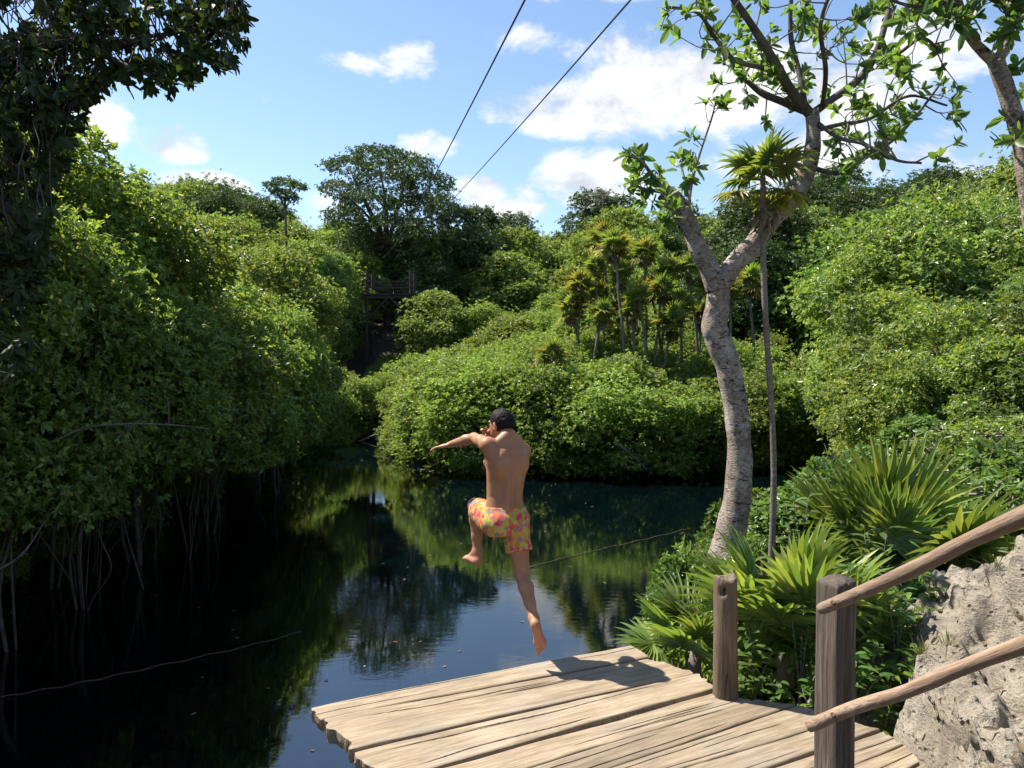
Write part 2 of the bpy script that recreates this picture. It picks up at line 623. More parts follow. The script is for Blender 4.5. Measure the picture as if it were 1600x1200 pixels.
def rock_mat():
    m, T, bs, out = mat_base('limestone')
    tc = T.n('ShaderNodeTexCoord')
    o = tc.outputs['Object']
    a = T.noise(o, 1.3, 6, 0.62, 0.4)
    b = T.noise(o, 7.0, 6, 0.7, 0.3)
    c = T.noise(T.mapping(o, (1, 1, 2.4)), 26, 5, 0.7)
    col = T.ramp(a, [(0.28, (0.19, 0.16, 0.12)), (0.5, (0.315, 0.27, 0.21)), (0.72, (0.40, 0.36, 0.295))])
    col = T.mix(T.math('MULTIPLY', T.ramp(b, [(0.33, (1, 1, 1)), (0.5, (0, 0, 0))]), 0.75), col, (0.17, 0.15, 0.125))
    col = T.mix(T.ramp(c, [(0.28, (1, 1, 1)), (0.38, (0, 0, 0))]), col, (0.10, 0.085, 0.07))
    vo = T.n('ShaderNodeTexVoronoi')
    vo.inputs['Scale'].default_value = 16
    T.l(T.mapping(o, (1, 1, 1.4)), vo.inputs['Vector'])
    pit = T.math('MULTIPLY', T.ramp(vo.outputs['Distance'], [(0.10, (1, 1, 1)), (0.34, (0, 0, 0))]), T.ramp(b, [(0.45, (0, 0, 0)), (0.6, (1, 1, 1))]))
    col = T.mix(T.math('MULTIPLY', pit, 0.8), col, (0.07, 0.06, 0.05))
    moss = T.noise(o, 2.6, 4, 0.65)
    col = T.mix(T.math('MULTIPLY', T.ramp(moss, [(0.62, (0, 0, 0)), (0.74, (1, 1, 1))]), 0.45), col, (0.12, 0.12, 0.05))
    T.l(col, bs.inputs['Base Color'])
    bs.inputs['Roughness'].default_value = 0.92
    bs.inputs['Specular IOR Level'].default_value = 0.2
    h = T.math('SUBTRACT', T.math('ADD', T.math('ADD', a, T.math('MULTIPLY', b, 0.8)), T.math('MULTIPLY', c, 0.35)), T.math('MULTIPLY', pit, 0.5))
    T.l(T.bump(h, 1.0, 0.09), bs.inputs['Normal'])
    return m


def plain_mat(name, col, rough=0.6, spec=0.3, metal=0.0, bumpy=0.0):
    m, T, bs, out = mat_base(name)
    tc = T.n('ShaderNodeTexCoord')
    n = T.noise(tc.outputs['Object'], 18, 4, 0.6)
    c = T.mix(n, tuple(q * 0.75 for q in col), tuple(min(1, q * 1.2) for q in col))
    T.l(c, bs.inputs['Base Color'])
    bs.inputs['Roughness'].default_value = rough
    bs.inputs['Specular IOR Level'].default_value = spec
    bs.inputs['Metallic'].default_value = metal
    if bumpy:
        T.l(T.bump(n, bumpy, 0.01), bs.inputs['Normal'])
    return m


def skin_mat():
    m, T, bs, out = mat_base('skin')
    tc = T.n('ShaderNodeTexCoord')
    o = tc.outputs['Object']
    a = T.noise(o, 7, 4, 0.6)
    b = T.noise(o, 60, 3, 0.6)
    col = T.ramp(a, [(0.3, (0.275, 0.128, 0.064)), (0.7, (0.375, 0.185, 0.099))])
    at = T.n('ShaderNodeAttribute', attribute_name='rosy')
    col = T.mix(at.outputs['Fac'], col, (0.42, 0.19, 0.125))
    T.l(col, bs.inputs['Base Color'])
    bs.inputs['Roughness'].default_value = 0.5
    bs.inputs['Specular IOR Level'].default_value = 0.35
    bs.inputs['Subsurface Weight'].default_value = 0.08
    bs.inputs['Subsurface Radius'].default_value = (0.02, 0.008, 0.004)
    T.l(T.bump(b, 0.12, 0.004), bs.inputs['Normal'])
    return m


def shorts_mat():
    """loud fruit-and-flower print: yellow, pink, red, orange, turquoise patches with line work"""
    m, T, bs, out = mat_base('printed_cloth')
    tc = T.n('ShaderNodeTexCoord')
    o = tc.outputs['Object']
    wp = T.n('ShaderNodeVectorMath', operation='MULTIPLY_ADD')
    nz = T.n('ShaderNodeTexNoise')
    nz.inputs['Scale'].default_value = 14
    T.l(o, nz.inputs['Vector'])
    T.l(nz.outputs['Color'], wp.inputs[0])
    wp.inputs[1].default_value = (0.075,) * 3
    T.l(o, wp.inputs[2])
    v = T.n('ShaderNodeTexVoronoi')
    v.inputs['Scale'].default_value = 30
    T.l(wp.outputs[0], v.inputs['Vector'])
    sp = T.n('ShaderNodeSeparateColor')
    T.l(v.outputs['Color'], sp.inputs[0])
    pal = [(0.0, (0.355, 0.340, 0.022)), (0.22, (0.407, 0.037, 0.081)), (0.40, (0.414, 0.385, 0.074)), (0.56, (0.429, 0.163, 0.022)),
           (0.70, (0.459, 0.104, 0.148)), (0.80, (0.059, 0.237, 0.200)), (0.90, (0.407, 0.370, 0.037))]
    col = T.ramp(sp.outputs[0], pal, 'CONSTANT')
    v2 = T.n('ShaderNodeTexVoronoi', feature='DISTANCE_TO_EDGE')
    v2.inputs['Scale'].default_value = 30
    T.l(wp.outputs[0], v2.inputs['Vector'])
    edge = T.ramp(v2.outputs['Distance'], [(0.03, (1, 1, 1)), (0.09, (0, 0, 0))])
    col = T.mix(T.math('MULTIPLY', edge, 0.85), col, T.ramp(sp.outputs[1], [(0.0, (0.75, 0.08, 0.14)), (0.5, (0.10, 0.34, 0.30)), (0.72, (0.62, 0.10, 0.16))], 'CONSTANT'))
    rings = T.n('ShaderNodeTexWave', wave_type='RINGS', rings_direction='SPHERICAL')
    rings.inputs['Scale'].default_value = 42
    rings.inputs['Distortion'].default_value = 5
    T.l(o, rings.inputs['Vector'])
    col = T.mix(T.math('MULTIPLY', T.ramp(rings.outputs[0], [(0.6, (0, 0, 0)), (0.8, (1, 1, 1))]), 0.3), col, (0.50, 0.22, 0.04))
    T.l(col, bs.inputs['Base Color'])
    bs.inputs['Roughness'].default_value = 0.8
    bs.inputs['Specular IOR Level'].default_value = 0.15
    T.l(T.bump(T.noise(o, 40, 3), 0.2, 0.004), bs.inputs['Normal'])
    return m


M_GROUND = ground_mat()
M_WATER = water_mat()
M_ROCK = rock_mat()
M_PALE = pale_bark()
M_BARK = bark_mat('dark_bark', (0.035, 0.028, 0.022), (0.10, 0.082, 0.066), (0.19, 0.165, 0.14))
M_TWIG = bark_mat('grey_twig', (0.09, 0.075, 0.06), (0.20, 0.175, 0.15), (0.32, 0.29, 0.26), scale=10)
M_ROOT = bark_mat('shaded_root', (0.04, 0.033, 0.027), (0.095, 0.08, 0.066), (0.17, 0.15, 0.13), scale=10)  # twig bark darkened: dimness under the mangroves is put into the colour
M_BOLT = plain_mat('rusty_bolt', (0.10, 0.05, 0.03), 0.6, 0.4, 0.6)
M_PALMTRUNK = bark_mat('palm_trunk', (0.07, 0.055, 0.042), (0.17, 0.14, 0.11), (0.28, 0.24, 0.20), scale=9, stretch=2.2)
M_PLANK = wood_mat('sunlit_plank', (0.155, 0.115, 0.073), (0.292, 0.224, 0.148), (0.37, 0.296, 0.204), crack=0.195, bump=0.45, sun_grey=0.6)
M_POST = wood_mat('dark_post', (0.055, 0.042, 0.033), (0.115, 0.088, 0.067), (0.18, 0.145, 0.115), along=2, crack=0.33, bump=0.9)
M_POST2 = wood_mat('brown_post', (0.105, 0.074, 0.048), (0.20, 0.143, 0.095), (0.285, 0.216, 0.15), along=2, crack=0.33, bump=0.9)
M_RAIL = wood_mat('pole_wood', (0.148, 0.096, 0.062), (0.26, 0.175, 0.118), (0.345, 0.25, 0.178), along=0, crack=0.29, bump=0.6)
M_BEAM = wood_mat('tower_timber', (0.025, 0.020, 0.017), (0.055, 0.044, 0.036), (0.09, 0.074, 0.061), along=0)  # dark wood, deepened further to paint in the shade over the tower
M_SKIN = skin_mat()
M_SHORTS = shorts_mat()
M_HAIR = plain_mat('black_hair', (0.008, 0.007, 0.006), 0.65, 0.15, 0, 0.6)
M_CABLE = plain_mat('steel_cable', (0.06, 0.06, 0.065), 0.5, 0.4, 0.3)
M_ROPE = plain_mat('wet_rope', (0.13, 0.10, 0.06), 0.8, 0.3, 0, 0.5)

L_MANG = leaf_mat('mangrove_leaf', [(0.071, 0.138, 0.016), (0.125, 0.209, 0.025), (0.186, 0.275, 0.033), (0.292, 0.330, 0.041)], 0.46, 0.40)
L_BANK = leaf_mat('bank_leaf', [(0.078, 0.154, 0.019), (0.134, 0.228, 0.027), (0.196, 0.289, 0.039), (0.295, 0.337, 0.050)], 0.46, 0.40)
L_HILL = leaf_mat('hill_leaf', [(0.074, 0.147, 0.022), (0.125, 0.222, 0.033), (0.183, 0.283, 0.045), (0.285, 0.328, 0.065)], 0.46, 0.40)
L_DARK = leaf_mat('dark_leaf', [(0.029, 0.063, 0.013), (0.047, 0.094, 0.017), (0.069, 0.121, 0.023)], 0.28)
L_TREE = leaf_mat('glossy_leaf', [(0.057, 0.123, 0.020), (0.094, 0.174, 0.026), (0.138, 0.213, 0.037)], 0.56, 0.45)
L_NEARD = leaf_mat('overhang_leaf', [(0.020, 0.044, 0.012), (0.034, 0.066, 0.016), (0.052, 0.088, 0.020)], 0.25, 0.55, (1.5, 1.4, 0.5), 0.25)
L_YEL = leaf_mat('bright_leaf', [(0.072, 0.138, 0.018), (0.111, 0.185, 0.024), (0.157, 0.223, 0.035)], 0.48, 0.42)
L_HERB = leaf_mat('herb_leaf', [(0.055, 0.125, 0.018), (0.090, 0.170, 0.024), (0.135, 0.210, 0.032)], 0.46, 0.36)
L_FAN = leaf_mat('fan_palm_leaf', [(0.088, 0.165, 0.020), (0.148, 0.228, 0.029), (0.233, 0.289, 0.044)], 0.44, 0.36)
L_FANY = leaf_mat('yellowing_fan_leaf', [(0.13, 0.165, 0.022), (0.21, 0.225, 0.034), (0.29, 0.25, 0.05)], 0.48, 0.42)
L_DEAD = leaf_mat('dead_leaf', [(0.10, 0.070, 0.035), (0.17, 0.125, 0.07), (0.24, 0.19, 0.12)], 0.15, 0.7, (1, 0.9, 0.7), 0.2)
L_GRASS = leaf_mat('grass_blade', [(0.08, 0.12, 0.02), (0.13, 0.165, 0.03), (0.20, 0.185, 0.06)], 0.4, 0.5)

# ------------------------------------------------------------------ the lie of the land
WATER_XY = np.array([(-3.5, -2), (-1.2, 2.2), (-0.3, 4.0), (0.9, 5.6), (1.9, 7.5), (2.4, 10), (3.2, 13), (6, 18), (10, 24), (15, 31),
                     (20, 38), (24, 46), (17, 45), (13, 41.5), (8.5, 39), (3, 37.6), (0.4, 38), (-2.0, 42), (-4, 49), (-5.5, 57),
                     (-9.5, 58), (-13, 52), (-14.5, 42), (-13, 34), (-12.3, 28), (-12.5, 22), (-12.3, 17), (-12.6, 13.5), (-13, 9), (-13.5, 4), (-13.5, -2)], float)


def shore_dist(xy):
    """metres to the waterline, positive on land"""
    xy = np.asarray(xy, float).reshape(-1, 2)
    A, Bp = WATER_XY, np.roll(WATER_XY, -1, 0)
    best = np.full(len(xy), 1e9)
    ins = np.zeros(len(xy), bool)
    for a, b in zip(A, Bp):
        e = b - a
        t = np.clip(((xy - a) @ e) / (e @ e), 0, 1)
        best = np.minimum(best, np.linalg.norm(xy - a - t[:, None] * e, axis=1))
        c = ((a[1] > xy[:, 1]) != (b[1] > xy[:, 1]))
        with np.errstate(divide='ignore', invalid='ignore'):
            xx = (b[0] - a[0]) * (xy[:, 1] - a[1]) / (b[1] - a[1] + 1e-12) + a[0]
        ins ^= c & (xy[:, 0] < xx)
    return np.where(ins, -best, best)


def sst(a, b, x):
    t = np.clip((x - a) / (b - a), 0, 1)
    return t * t * (3 - 2 * t)


def near_side(X, Y):
    """1 on the platform's bank, 0 on the far banks"""
    return sst(-6.5, -4.5, X) * sst(1.5, -1.5, Y - (24 + np.maximum(X - 4, -1) * 1.02))


def land(xy):
    xy = np.asarray(xy, float).reshape(-1, 2)
    d = shore_dist(xy)
    X, Y = xy[:, 0], xy[:, 1]
    nr = near_side(X, Y)
    dd = np.maximum(d, 0)
    h_near = 2.8 * sst(0, 1.7, d) + 0.42 * np.maximum(0, dd - 3.2) * sst(7, 12, Y) + 0.25 * np.maximum(0, X - 4) * sst(12, 6, Y)
    left = sst(-4, -9, X)
    h_far = 0.45 * sst(0, 1.5, d) + np.maximum(0, dd - 2.5) * (0.33 * (1 - left)) + left * 0.72 * np.maximum(0, dd - 6)
    h_far = 15 * (1 - np.exp(-h_far / 15))
    h_near = 16 * (1 - np.exp(-h_near / 16))
    h = np.where(d > 0, h_near * nr + h_far * (1 - nr), -2.2 * sst(0, -2.0, d))
    rough = 0.10 * fbm(np.stack([X * 0.9, Y * 0.9, 0 * X], 1), 3, 5) * sst(0, 2, d)
    return h + rough


def axis(lo, hi, step, far, grow):
    a = list(np.arange(lo, hi + 1e-6, step))
    s = step
    while a[-1] < far:
        s *= grow
        a.append(a[-1] + s)
    s = step
    while a[0] > -far:
        s *= grow
        a.insert(0, a[0] - s)
    return np.array(a)


def build_ground():
    xs = axis(-16, 24, 0.5, 900, 1.16)
    ys = axis(-4, 60, 0.5, 900, 1.16)
    X, Y = np.meshgrid(xs, ys)
    xy = np.stack([X.ravel(), Y.ravel()], 1)
    Z = land(xy)
    n, m = X.shape
    idx = np.arange(n * m).reshape(n, m)
    q = np.stack([idx[:-1, :-1], idx[:-1, 1:], idx[1:, 1:], idx[1:, :-1]], -1).reshape(-1, 4)
    me = MB().add(np.column_stack([xy, Z]), q).mesh('ground', M_GROUND, True)
    o = obj('ground', me)
    o['kind'] = 'structure'
    o['label'] = 'dark leaf-strewn forest soil of the banks'
    # water sheet
    w = MB().add([(-16, -6, 0), (26, -6, 0), (26, 62, 0), (-16, 62, 0)], np.array([[0, 1, 2, 3]])).mesh('water', M_WATER)
    o = obj('water', w)
    o['kind'] = 'structure'
    o['label'] = 'still dark blue-green pool reflecting sky and mangroves'


build_ground()
PLAT_Z = 3.2
# ------------------------------------------------------------------ wooden jumping platform
def build_platform():
    t = thing('jumping_platform', 'sunlit jumping platform of broad weathered planks jutting over the pool', 'platform', (0.6, 4.6, PLAT_Z))
    rows = [  # boundary lines far -> near, photo pixels on the platform level: (left x, y, right x, y)
        ((488, 1103, 985, 1008), (501, 1120, 1012, 1025)),
        ((502, 1123, 1014, 1027), (551, 1168, 1086, 1049)),
        ((553, 1171, 1089, 1052), (600, 1216, 1118, 1074)),
        ((612, 1222, 1120, 1080), (640, 1252, 1178, 1091)),
        ((642, 1255, 1180, 1093), (700, 1280, 1240, 1101)),
        ((702, 1283, 1243, 1103), (760, 1284, 1322, 1123)),
        ((762, 1288, 1325, 1125), (840, 1320, 1372, 1139)),
        ((842, 1324, 1376, 1141), (900, 1368, 1412, 1160)),
        ((904, 1373, 1415, 1163), (950, 1430, 1440, 1190)),
        ((955, 1437, 1443, 1194), (1010, 1500, 1470, 1225)),
    ]
    for k, (fl, nl) in enumerate(rows):
        if k != 2:
            nl = (nl[0], nl[1] + 1.6, nl[2], nl[3] + 1.2)
        rng = np.random.default_rng(100 + k)
        a, b = PZ(fl[0], fl[1], PLAT_Z)[:2], PZ(fl[2], fl[3], PLAT_Z)[:2]
        d, c = PZ(nl[0], nl[1], PLAT_Z)[:2], PZ(nl[2], nl[3], PLAT_Z)[:2]
        o0 = (a + b + c + d) / 4
        ex = nrm((b - a) + (c - d))
        ey = np.array([-ex[1], ex[0]])
        loc = lambda p: np.array([(p - o0) @ ex, (p - o0) @ ey])
        A, Bc, Cc, Dc = loc(a), loc(b), loc(c), loc(d)
        nu, nv = 120, 84
        u, v = np.meshgrid(np.linspace(0, 1, nu), np.linspace(0, 1, nv), indexing='ij')
        xy = ((Dc * (1 - u[..., None]) + Cc * u[..., None]) * (1 - v[..., None]) + (A * (1 - u[..., None]) + Bc * u[..., None]) * v[..., None])
        wd = np.linalg.norm(A - Dc)
        ln = np.linalg.norm(Bc - A)
        s1 = fbm(np.stack([u * ln * 2.2, v * 0 + k, v * 0], -1), 4, k + 3)
        s2 = fbm(np.stack([u * ln * 2.2, v * 0 - k, v * 0 + 5], -1), 4, k + 9)
        xy[..., 1] += 0.007 * (s1 * v ** 4 + s2 * (1 - v) ** 4)
        rg = fbm(np.stack([v * wd * 13, v * 0 + 2 * k, u * 0], -1), 3, k + 21)
        xy[..., 0] += 0.022 * rg * (1 - u) ** 12 * (1.0 if k < 3 else 0.4) + 0.02 * fbm(np.stack([v * wd * 16, v * 0, v * 0 + k], -1), 3, 31) * u ** 12
        z = 0.004 * fbm(np.stack([xy[..., 0] * 2.0, xy[..., 1] * 8, v * 0 + k], -1), 4, 50 + k)
        z -= 0.007 * (np.abs(2 * v - 1) ** 24) + 0.006 * (1 - u) ** 30
        z += 0.004 * (rng.random() - 0.5) + 0.006 * (u - 0.5) * rng.normal()
        for q in range(3):          # splits along the grain
            v0, u0, uw = rng.uniform(0.12, 0.88), rng.uniform(0, 1), rng.uniform(0.10, 0.33)
            line = v0 + 0.05 * fbm(np.stack([u * ln * 1.5, u * 0 + q, u * 0 + k], -1), 3, 70 + q) + 0.03 * (u - u0)
            m = np.exp(-((v - line) / rng.uniform(0.008, 0.014)) ** 2) * sst(uw, uw * 0.4, np.abs(u - u0))
            z -= 0.022 * m
        th = 0.075 if k >= 3 else 0.085
        top = np.concatenate([xy, z[..., None]], -1)
        idx = np.arange(nu * nv).reshape(nu, nv)
        quads = np.stack([idx[:-1, :-1], idx[1:, :-1], idx[1:, 1:], idx[:-1, 1:]], -1).reshape(-1, 4)
        loop = np.concatenate([idx[:, 0], idx[-1, 1:], idx[-2::-1, -1], idx[0, -2:0:-1]])
        rim = top.reshape(-1, 3)[loop]
        low = rim.copy()
        low[:, 2] = -th
        low[:, :2] *= 0.995
        mid = rim.copy()
        mid[:, 2] = -th * 0.5
        mid[:, :2] += 0.004 * RNG.normal(0, 1, (len(mid), 2))
        n0, m = nu * nv, len(loop)
        r0, r1, r2 = np.arange(m) + n0, np.arange(m) + n0 + m, np.arange(m) + n0 + 2 * m
        sides = np.vstack([np.stack([r0, r1, np.roll(r1, -1), np.roll(r0, -1)], -1), np.stack([r1, r2, np.roll(r2, -1), np.roll(r1, -1)], -1)])
        bot = np.stack([np.full(m, n0 + 3 * m), np.roll(r2, -1), r2], -1)
        me = MB().add(np.vstack([top.reshape(-1, 3), rim, mid, low, [[0, 0, -th]]]), quads, sides, bot).mesh('plank', M_PLANK, False)
        obj('plank', me, t, (o0[0] - 0.6, o0[1] - 4.6, 0.0), (0, 0, math.atan2(ex[1], ex[0])))
    # bearers and stilts under the deck
    def bearer(x0, y0, x1, y1, z, w=0.13):
        p, q = np.array([x0, y0]), np.array([x1, y1])
        L = np.linalg.norm(q - p)
        mb = MB()
        pts = np.stack([np.linspace(0, L, 14), np.zeros(14), np.zeros(14)], 1)
        tube(mb, pts, w / 2, 9, 0.10, 5, 3)
        obj('bearer', mb.mesh('bearer', M_BEAM), t, (x0 - 0.6, y0 - 4.6, z - PLAT_Z), (0, 0, math.atan2(y1 - y0, x1 - x0)))
    bearer(-0.62, 4.35, -0.95, 5.0, PLAT_Z - 0.155)
    bearer(0.80, 3.30, 0.55, 5.55, PLAT_Z - 0.155)
    bearer(1.75, 3.3, 1.55, 4.9, PLAT_Z - 0.155)
    for (x, y) in ((-0.72, 4.6), (0.60, 5.35)):
        mb = MB()
        zz = np.linspace(-1.2, PLAT_Z - 0.22, 16)
        tube(mb, np.stack([0.02 * np.sin(zz * 2), 0.02 * np.cos(zz * 1.7), zz - PLAT_Z], 1), 0.075, 10, 0.10, 4, 8)
        obj('stilt', mb.mesh('stilt', M_POST, True), t, (x - 0.6, y - 4.6, 0))


build_platform()


def build_short_post():
    b = PZ(1134, 1086, PLAT_Z)
    H = 0.785
    nz, ns = 70, 36
    zz = np.linspace(-0.10, H, nz)
    th = np.arange(ns) / ns * 2 * math.pi
    Z, T = np.meshgrid(zz, th, indexing='ij')
    r = 0.071 + 0.004 * np.cos(2 * T + 1) + 0.006 * (1 - Z / H)
    X = np.cos(T)
    Y = np.sin(T)
    r = r + 0.006 * fbm(np.stack([X * 2.2, Y * 2.2, Z * 1.2], -1), 3, 4) + 0.004 * fbm(np.stack([X * 7, Y * 7, Z * 0.8], -1), 3, 14)
    r -= 0.006 * sst(H - 0.02, H, Z)
    hole = np.exp(-(((T - math.radians(243)) * 0.07 / 0.017) ** 4 + ((Z - (H - 0.085)) / 0.026) ** 4))
    r -= 0.045 * hole
    lean = -0.012 * Z
    V = np.stack([X * r + lean, Y * r, Z + 0.012 * np.sin(T * 2 + 1) * (Z > H - 0.02)], -1).reshape(-1, 3)
    idx = np.arange(nz * ns).reshape(nz, ns)
    q = np.stack([idx[:-1], np.roll(idx, -1, 1)[:-1], np.roll(idx, -1, 1)[1:], idx[1:]], -1).reshape(-1, 4)
    rim = V[idx[-1]]
    c = rim.mean(0)
    inner = c + (rim - c) * 0.62 - np.array([0, 0, 0.006])
    inner2 = c + (rim - c) * 0.5 - np.array([0, 0, 0.035])
    n0 = nz * ns
    i1, i2 = np.arange(ns) + n0, np.arange(ns) + n0 + ns
    tq = np.vstack([np.stack([idx[-1], np.roll(idx[-1], -1), np.roll(i1, -1), i1], -1), np.stack([i1, np.roll(i1, -1), np.roll(i2, -1), i2], -1)])
    cap = np.stack([np.full(ns, n0 + 2 * ns), i2, np.roll(i2, -1)], -1)
    me = MB().add(np.vstack([V, inner, inner2, [c - np.array([0, 0, 0.035])]]), q, tq, cap).mesh('wooden_post', M_POST2, True)
    o = obj('wooden_post', me, None, (b[0], b[1], PLAT_Z))
    tag(o, 'short round wooden post with a hole near its hollow top', 'post')


build_short_post()


def pole(parent, name, pts, r0, r1, mat, seed, root, seg=14):
    """bent pole through world points; object X axis runs along it"""
    pts = spline(np.asarray(pts, float), 60)
    d = nrm(pts[-1] - pts[0])
    z = nrm(np.cross(d, np.array([0, 1.0, 0])))
    y = np.cross(z, d)
    R = np.stack([d, y, z], 1)
    loc = (pts - pts[0]) @ R
    mb = MB()
    rr = np.linspace(r0, r1, 60)
    rr[0] *= 0.82
    rr[-1] *= 0.82
    rr = rr * (1 + 0.07 * fbm(np.stack([np.arange(60) * 0.16, np.zeros(60), np.zeros(60) + seed], 1), 2, seed))
    tube(mb, loc, rr, seg, 0.07, 7, seed)
    me = mb.mesh(name, mat, True)
    o = obj(name, me, parent)
    M = Matrix([[*R[0], pts[0][0] - root[0]], [*R[1], pts[0][1] - root[1]], [*R[2], pts[0][2] - root[2]], [0, 0, 0, 1]])
    o.matrix_local = M
    return o


def build_handrail():
    D0 = 3.5
    base = P(1303, 1200, D0)
    root = np.array([base[0], base[1], PLAT_Z])
    t = thing('handrail', 'handrail of two bent peeled poles fixed to a dark squared post', 'handrail', root)
    top = P(1303, 905, D0)[2]
    H = top - PLAT_Z
    nz, ns = 60, 64
    Z, T = np.meshgrid(np.linspace(-0.35, H, nz), np.arange(ns) / ns * 2 * math.pi, indexing='ij')
    cx, cy = np.cos(T), np.sin(T)
    k = 1 / (np.abs(cx) ** 16 + np.abs(cy) ** 16) ** (1 / 16)
    r = 0.062 * k
    r = r + 0.003 * fbm(np.stack([cx * 2, cy * 2, Z * 1.5], -1), 3, 5) + 0.004 * fbm(np.stack([cx * 8, cy * 8, Z * 0.7], -1), 3, 15)
    r -= 0.008 * np.exp(-(((T - math.radians(262)) * 0.062 / 0.008) ** 2))
    V = np.stack([cx * r, cy * r * 1.05, Z + 0.008 * cx * (Z > H - 0.02)], -1)
    V[-1, :, :2] *= 0.95
    idx = np.arange(nz * ns).reshape(nz, ns)
    q = np.stack([idx[:-1], np.roll(idx, -1, 1)[:-1], np.roll(idx, -1, 1)[1:], idx[1:]], -1).reshape(-1, 4)
    V = V.reshape(-1, 3)
    c = V[idx[-1]].mean(0)
    cap = np.stack([np.full(ns, nz * ns), idx[-1], np.roll(idx[-1], -1)], -1)
    obj('post', MB().add(np.vstack([V, [c]]), q, cap).mesh('post', M_POST, True), t, (0, 0, 0), (0, 0, math.radians(24)))
    up = [P(1279, 953, 3.36), P(1345, 926, 3.28), P(1430, 888, 3.08), P(1510, 847, 2.85), P(1600, 806, 2.62), P(1760, 735, 2.25), P(1990, 600, 1.85)]
    pole(t, 'rail', up, 0.027, 0.034, M_RAIL, 3, root)
    lo = [P(1262, 1136, 3.32), P(1330, 1107, 3.25), P(1400, 1086, 3.10), P(1450, 1066, 2.98), P(1520, 1037, 2.80), P(1600, 1008, 2.60), P(1760, 950, 2.22), P(2000, 870, 1.8)]
    pole(t, 'rail', lo, 0.026, 0.033, M_RAIL, 9, root)
    bm_ = tube(MB(), np.array([[0, 0.02, 0], [0, -0.006, 0], [0, -0.010, 0]]), np.array([0.008, 0.008, 0.005]), 8).mesh('bolt', M_BOLT, True)
    for (x, y, D) in ((1303, 943, 3.27), (1303, 1119, 3.235)):
        b = P(x, y, D) - root
        obj('bolt', bm_, t, (b[0], b[1], b[2]))


build_handrail()


# ------------------------------------------------------------------ limestone
def rock_surface(x, y):
    """height of the big outcrop beside the stairs"""
    xx = x - 0.10 - 0.10 * (y - 4.5) + 0.10 * np.sin(y * 2.1)
    z = 2.35 + 1.0 * sst(1.98, 2.42, xx) + 0.80 * np.clip(xx - 2.30, 0, 1.9)
    z = z - 2.6 * sst(5.6, 7.2, y + 0.35 * (x - 3.0))
    return z


def build_rock():
    nx, ny = 300, 300
    X, Y = np.meshgrid(1.75 + 5.25 * np.linspace(0, 1, nx) ** 1.5, np.linspace(1.2, 7.4, ny), indexing='ij')
    Z = rock_surface(X, Y)
    p = np.stack([X, Y, Z], -1)
    w = fbm(p * 0.9, 3, 21)[..., None] * 0.5
    big = fbm(p * 1.5 + w, 4, 41)
    led = np.abs(fbm(p * np.array([1.1, 1.1, 2.6]) + 3, 4, 61))
    step = np.floor((Z + 0.35 * big) * 3.2) / 3.2
    pit = np.minimum(fbm(p * 7, 3, 83), 0)
    rid = 1 - np.abs(fbm(p * 3.1 + 2 * w, 4, 85))
    Z2 = 0.76 * Z + 0.24 * step + 0.20 * big - 0.10 * (0.3 - np.minimum(led, 0.3)) / 0.3 + 0.07 * fbm(p * 5, 4, 81) + 0.05 * pit + 0.05 * (rid - 0.6) + 0.02 * fbm(p * 17, 3, 86)
    px_ = 0.10 * fbm(p * 2.2 + 9, 3, 91)
    py_ = 0.10 * fbm(p * 2.2 + 19, 3, 92)
    V = np.stack([X + px_, Y + py_, Z2], -1).reshape(-1, 3)
    idx = np.arange(nx * ny).reshape(nx, ny)
    q = np.stack([idx[:-1, :-1], idx[1:, :-1], idx[1:, 1:], idx[:-1, 1:]], -1).reshape(-1, 4)
    loop = np.concatenate([idx[:, 0], idx[-1, 1:], idx[-2::-1, -1], idx[0, -2:0:-1]])
    low = V[loop].copy()
    low[:, 2] = 1.6
    m = len(loop)
    l0 = np.arange(m) + nx * ny
    side = np.stack([loop, l0, np.roll(l0, -1), np.roll(loop, -1)], -1)
    V = np.vstack([V, low]) - np.array([4, 4, 2.0])
    o = obj('limestone_outcrop', MB().add(V, q, side).mesh('limestone_outcrop', M_ROCK, True), None, (4, 4, 2.0))
    tag(o, 'pale pitted limestone outcrop rising beside the platform behind the handrail', 'rock')


build_rock()


def ico(sub):
    import bmesh
    bm = bmesh.new()
    bmesh.ops.create_icosphere(bm, subdivisions=sub, radius=1)
    V = np.array([v.co[:] for v in bm.verts])
    Fc = np.array([[v.index for v in f.verts] for f in bm.faces])
    bm.free()
    return V, Fc


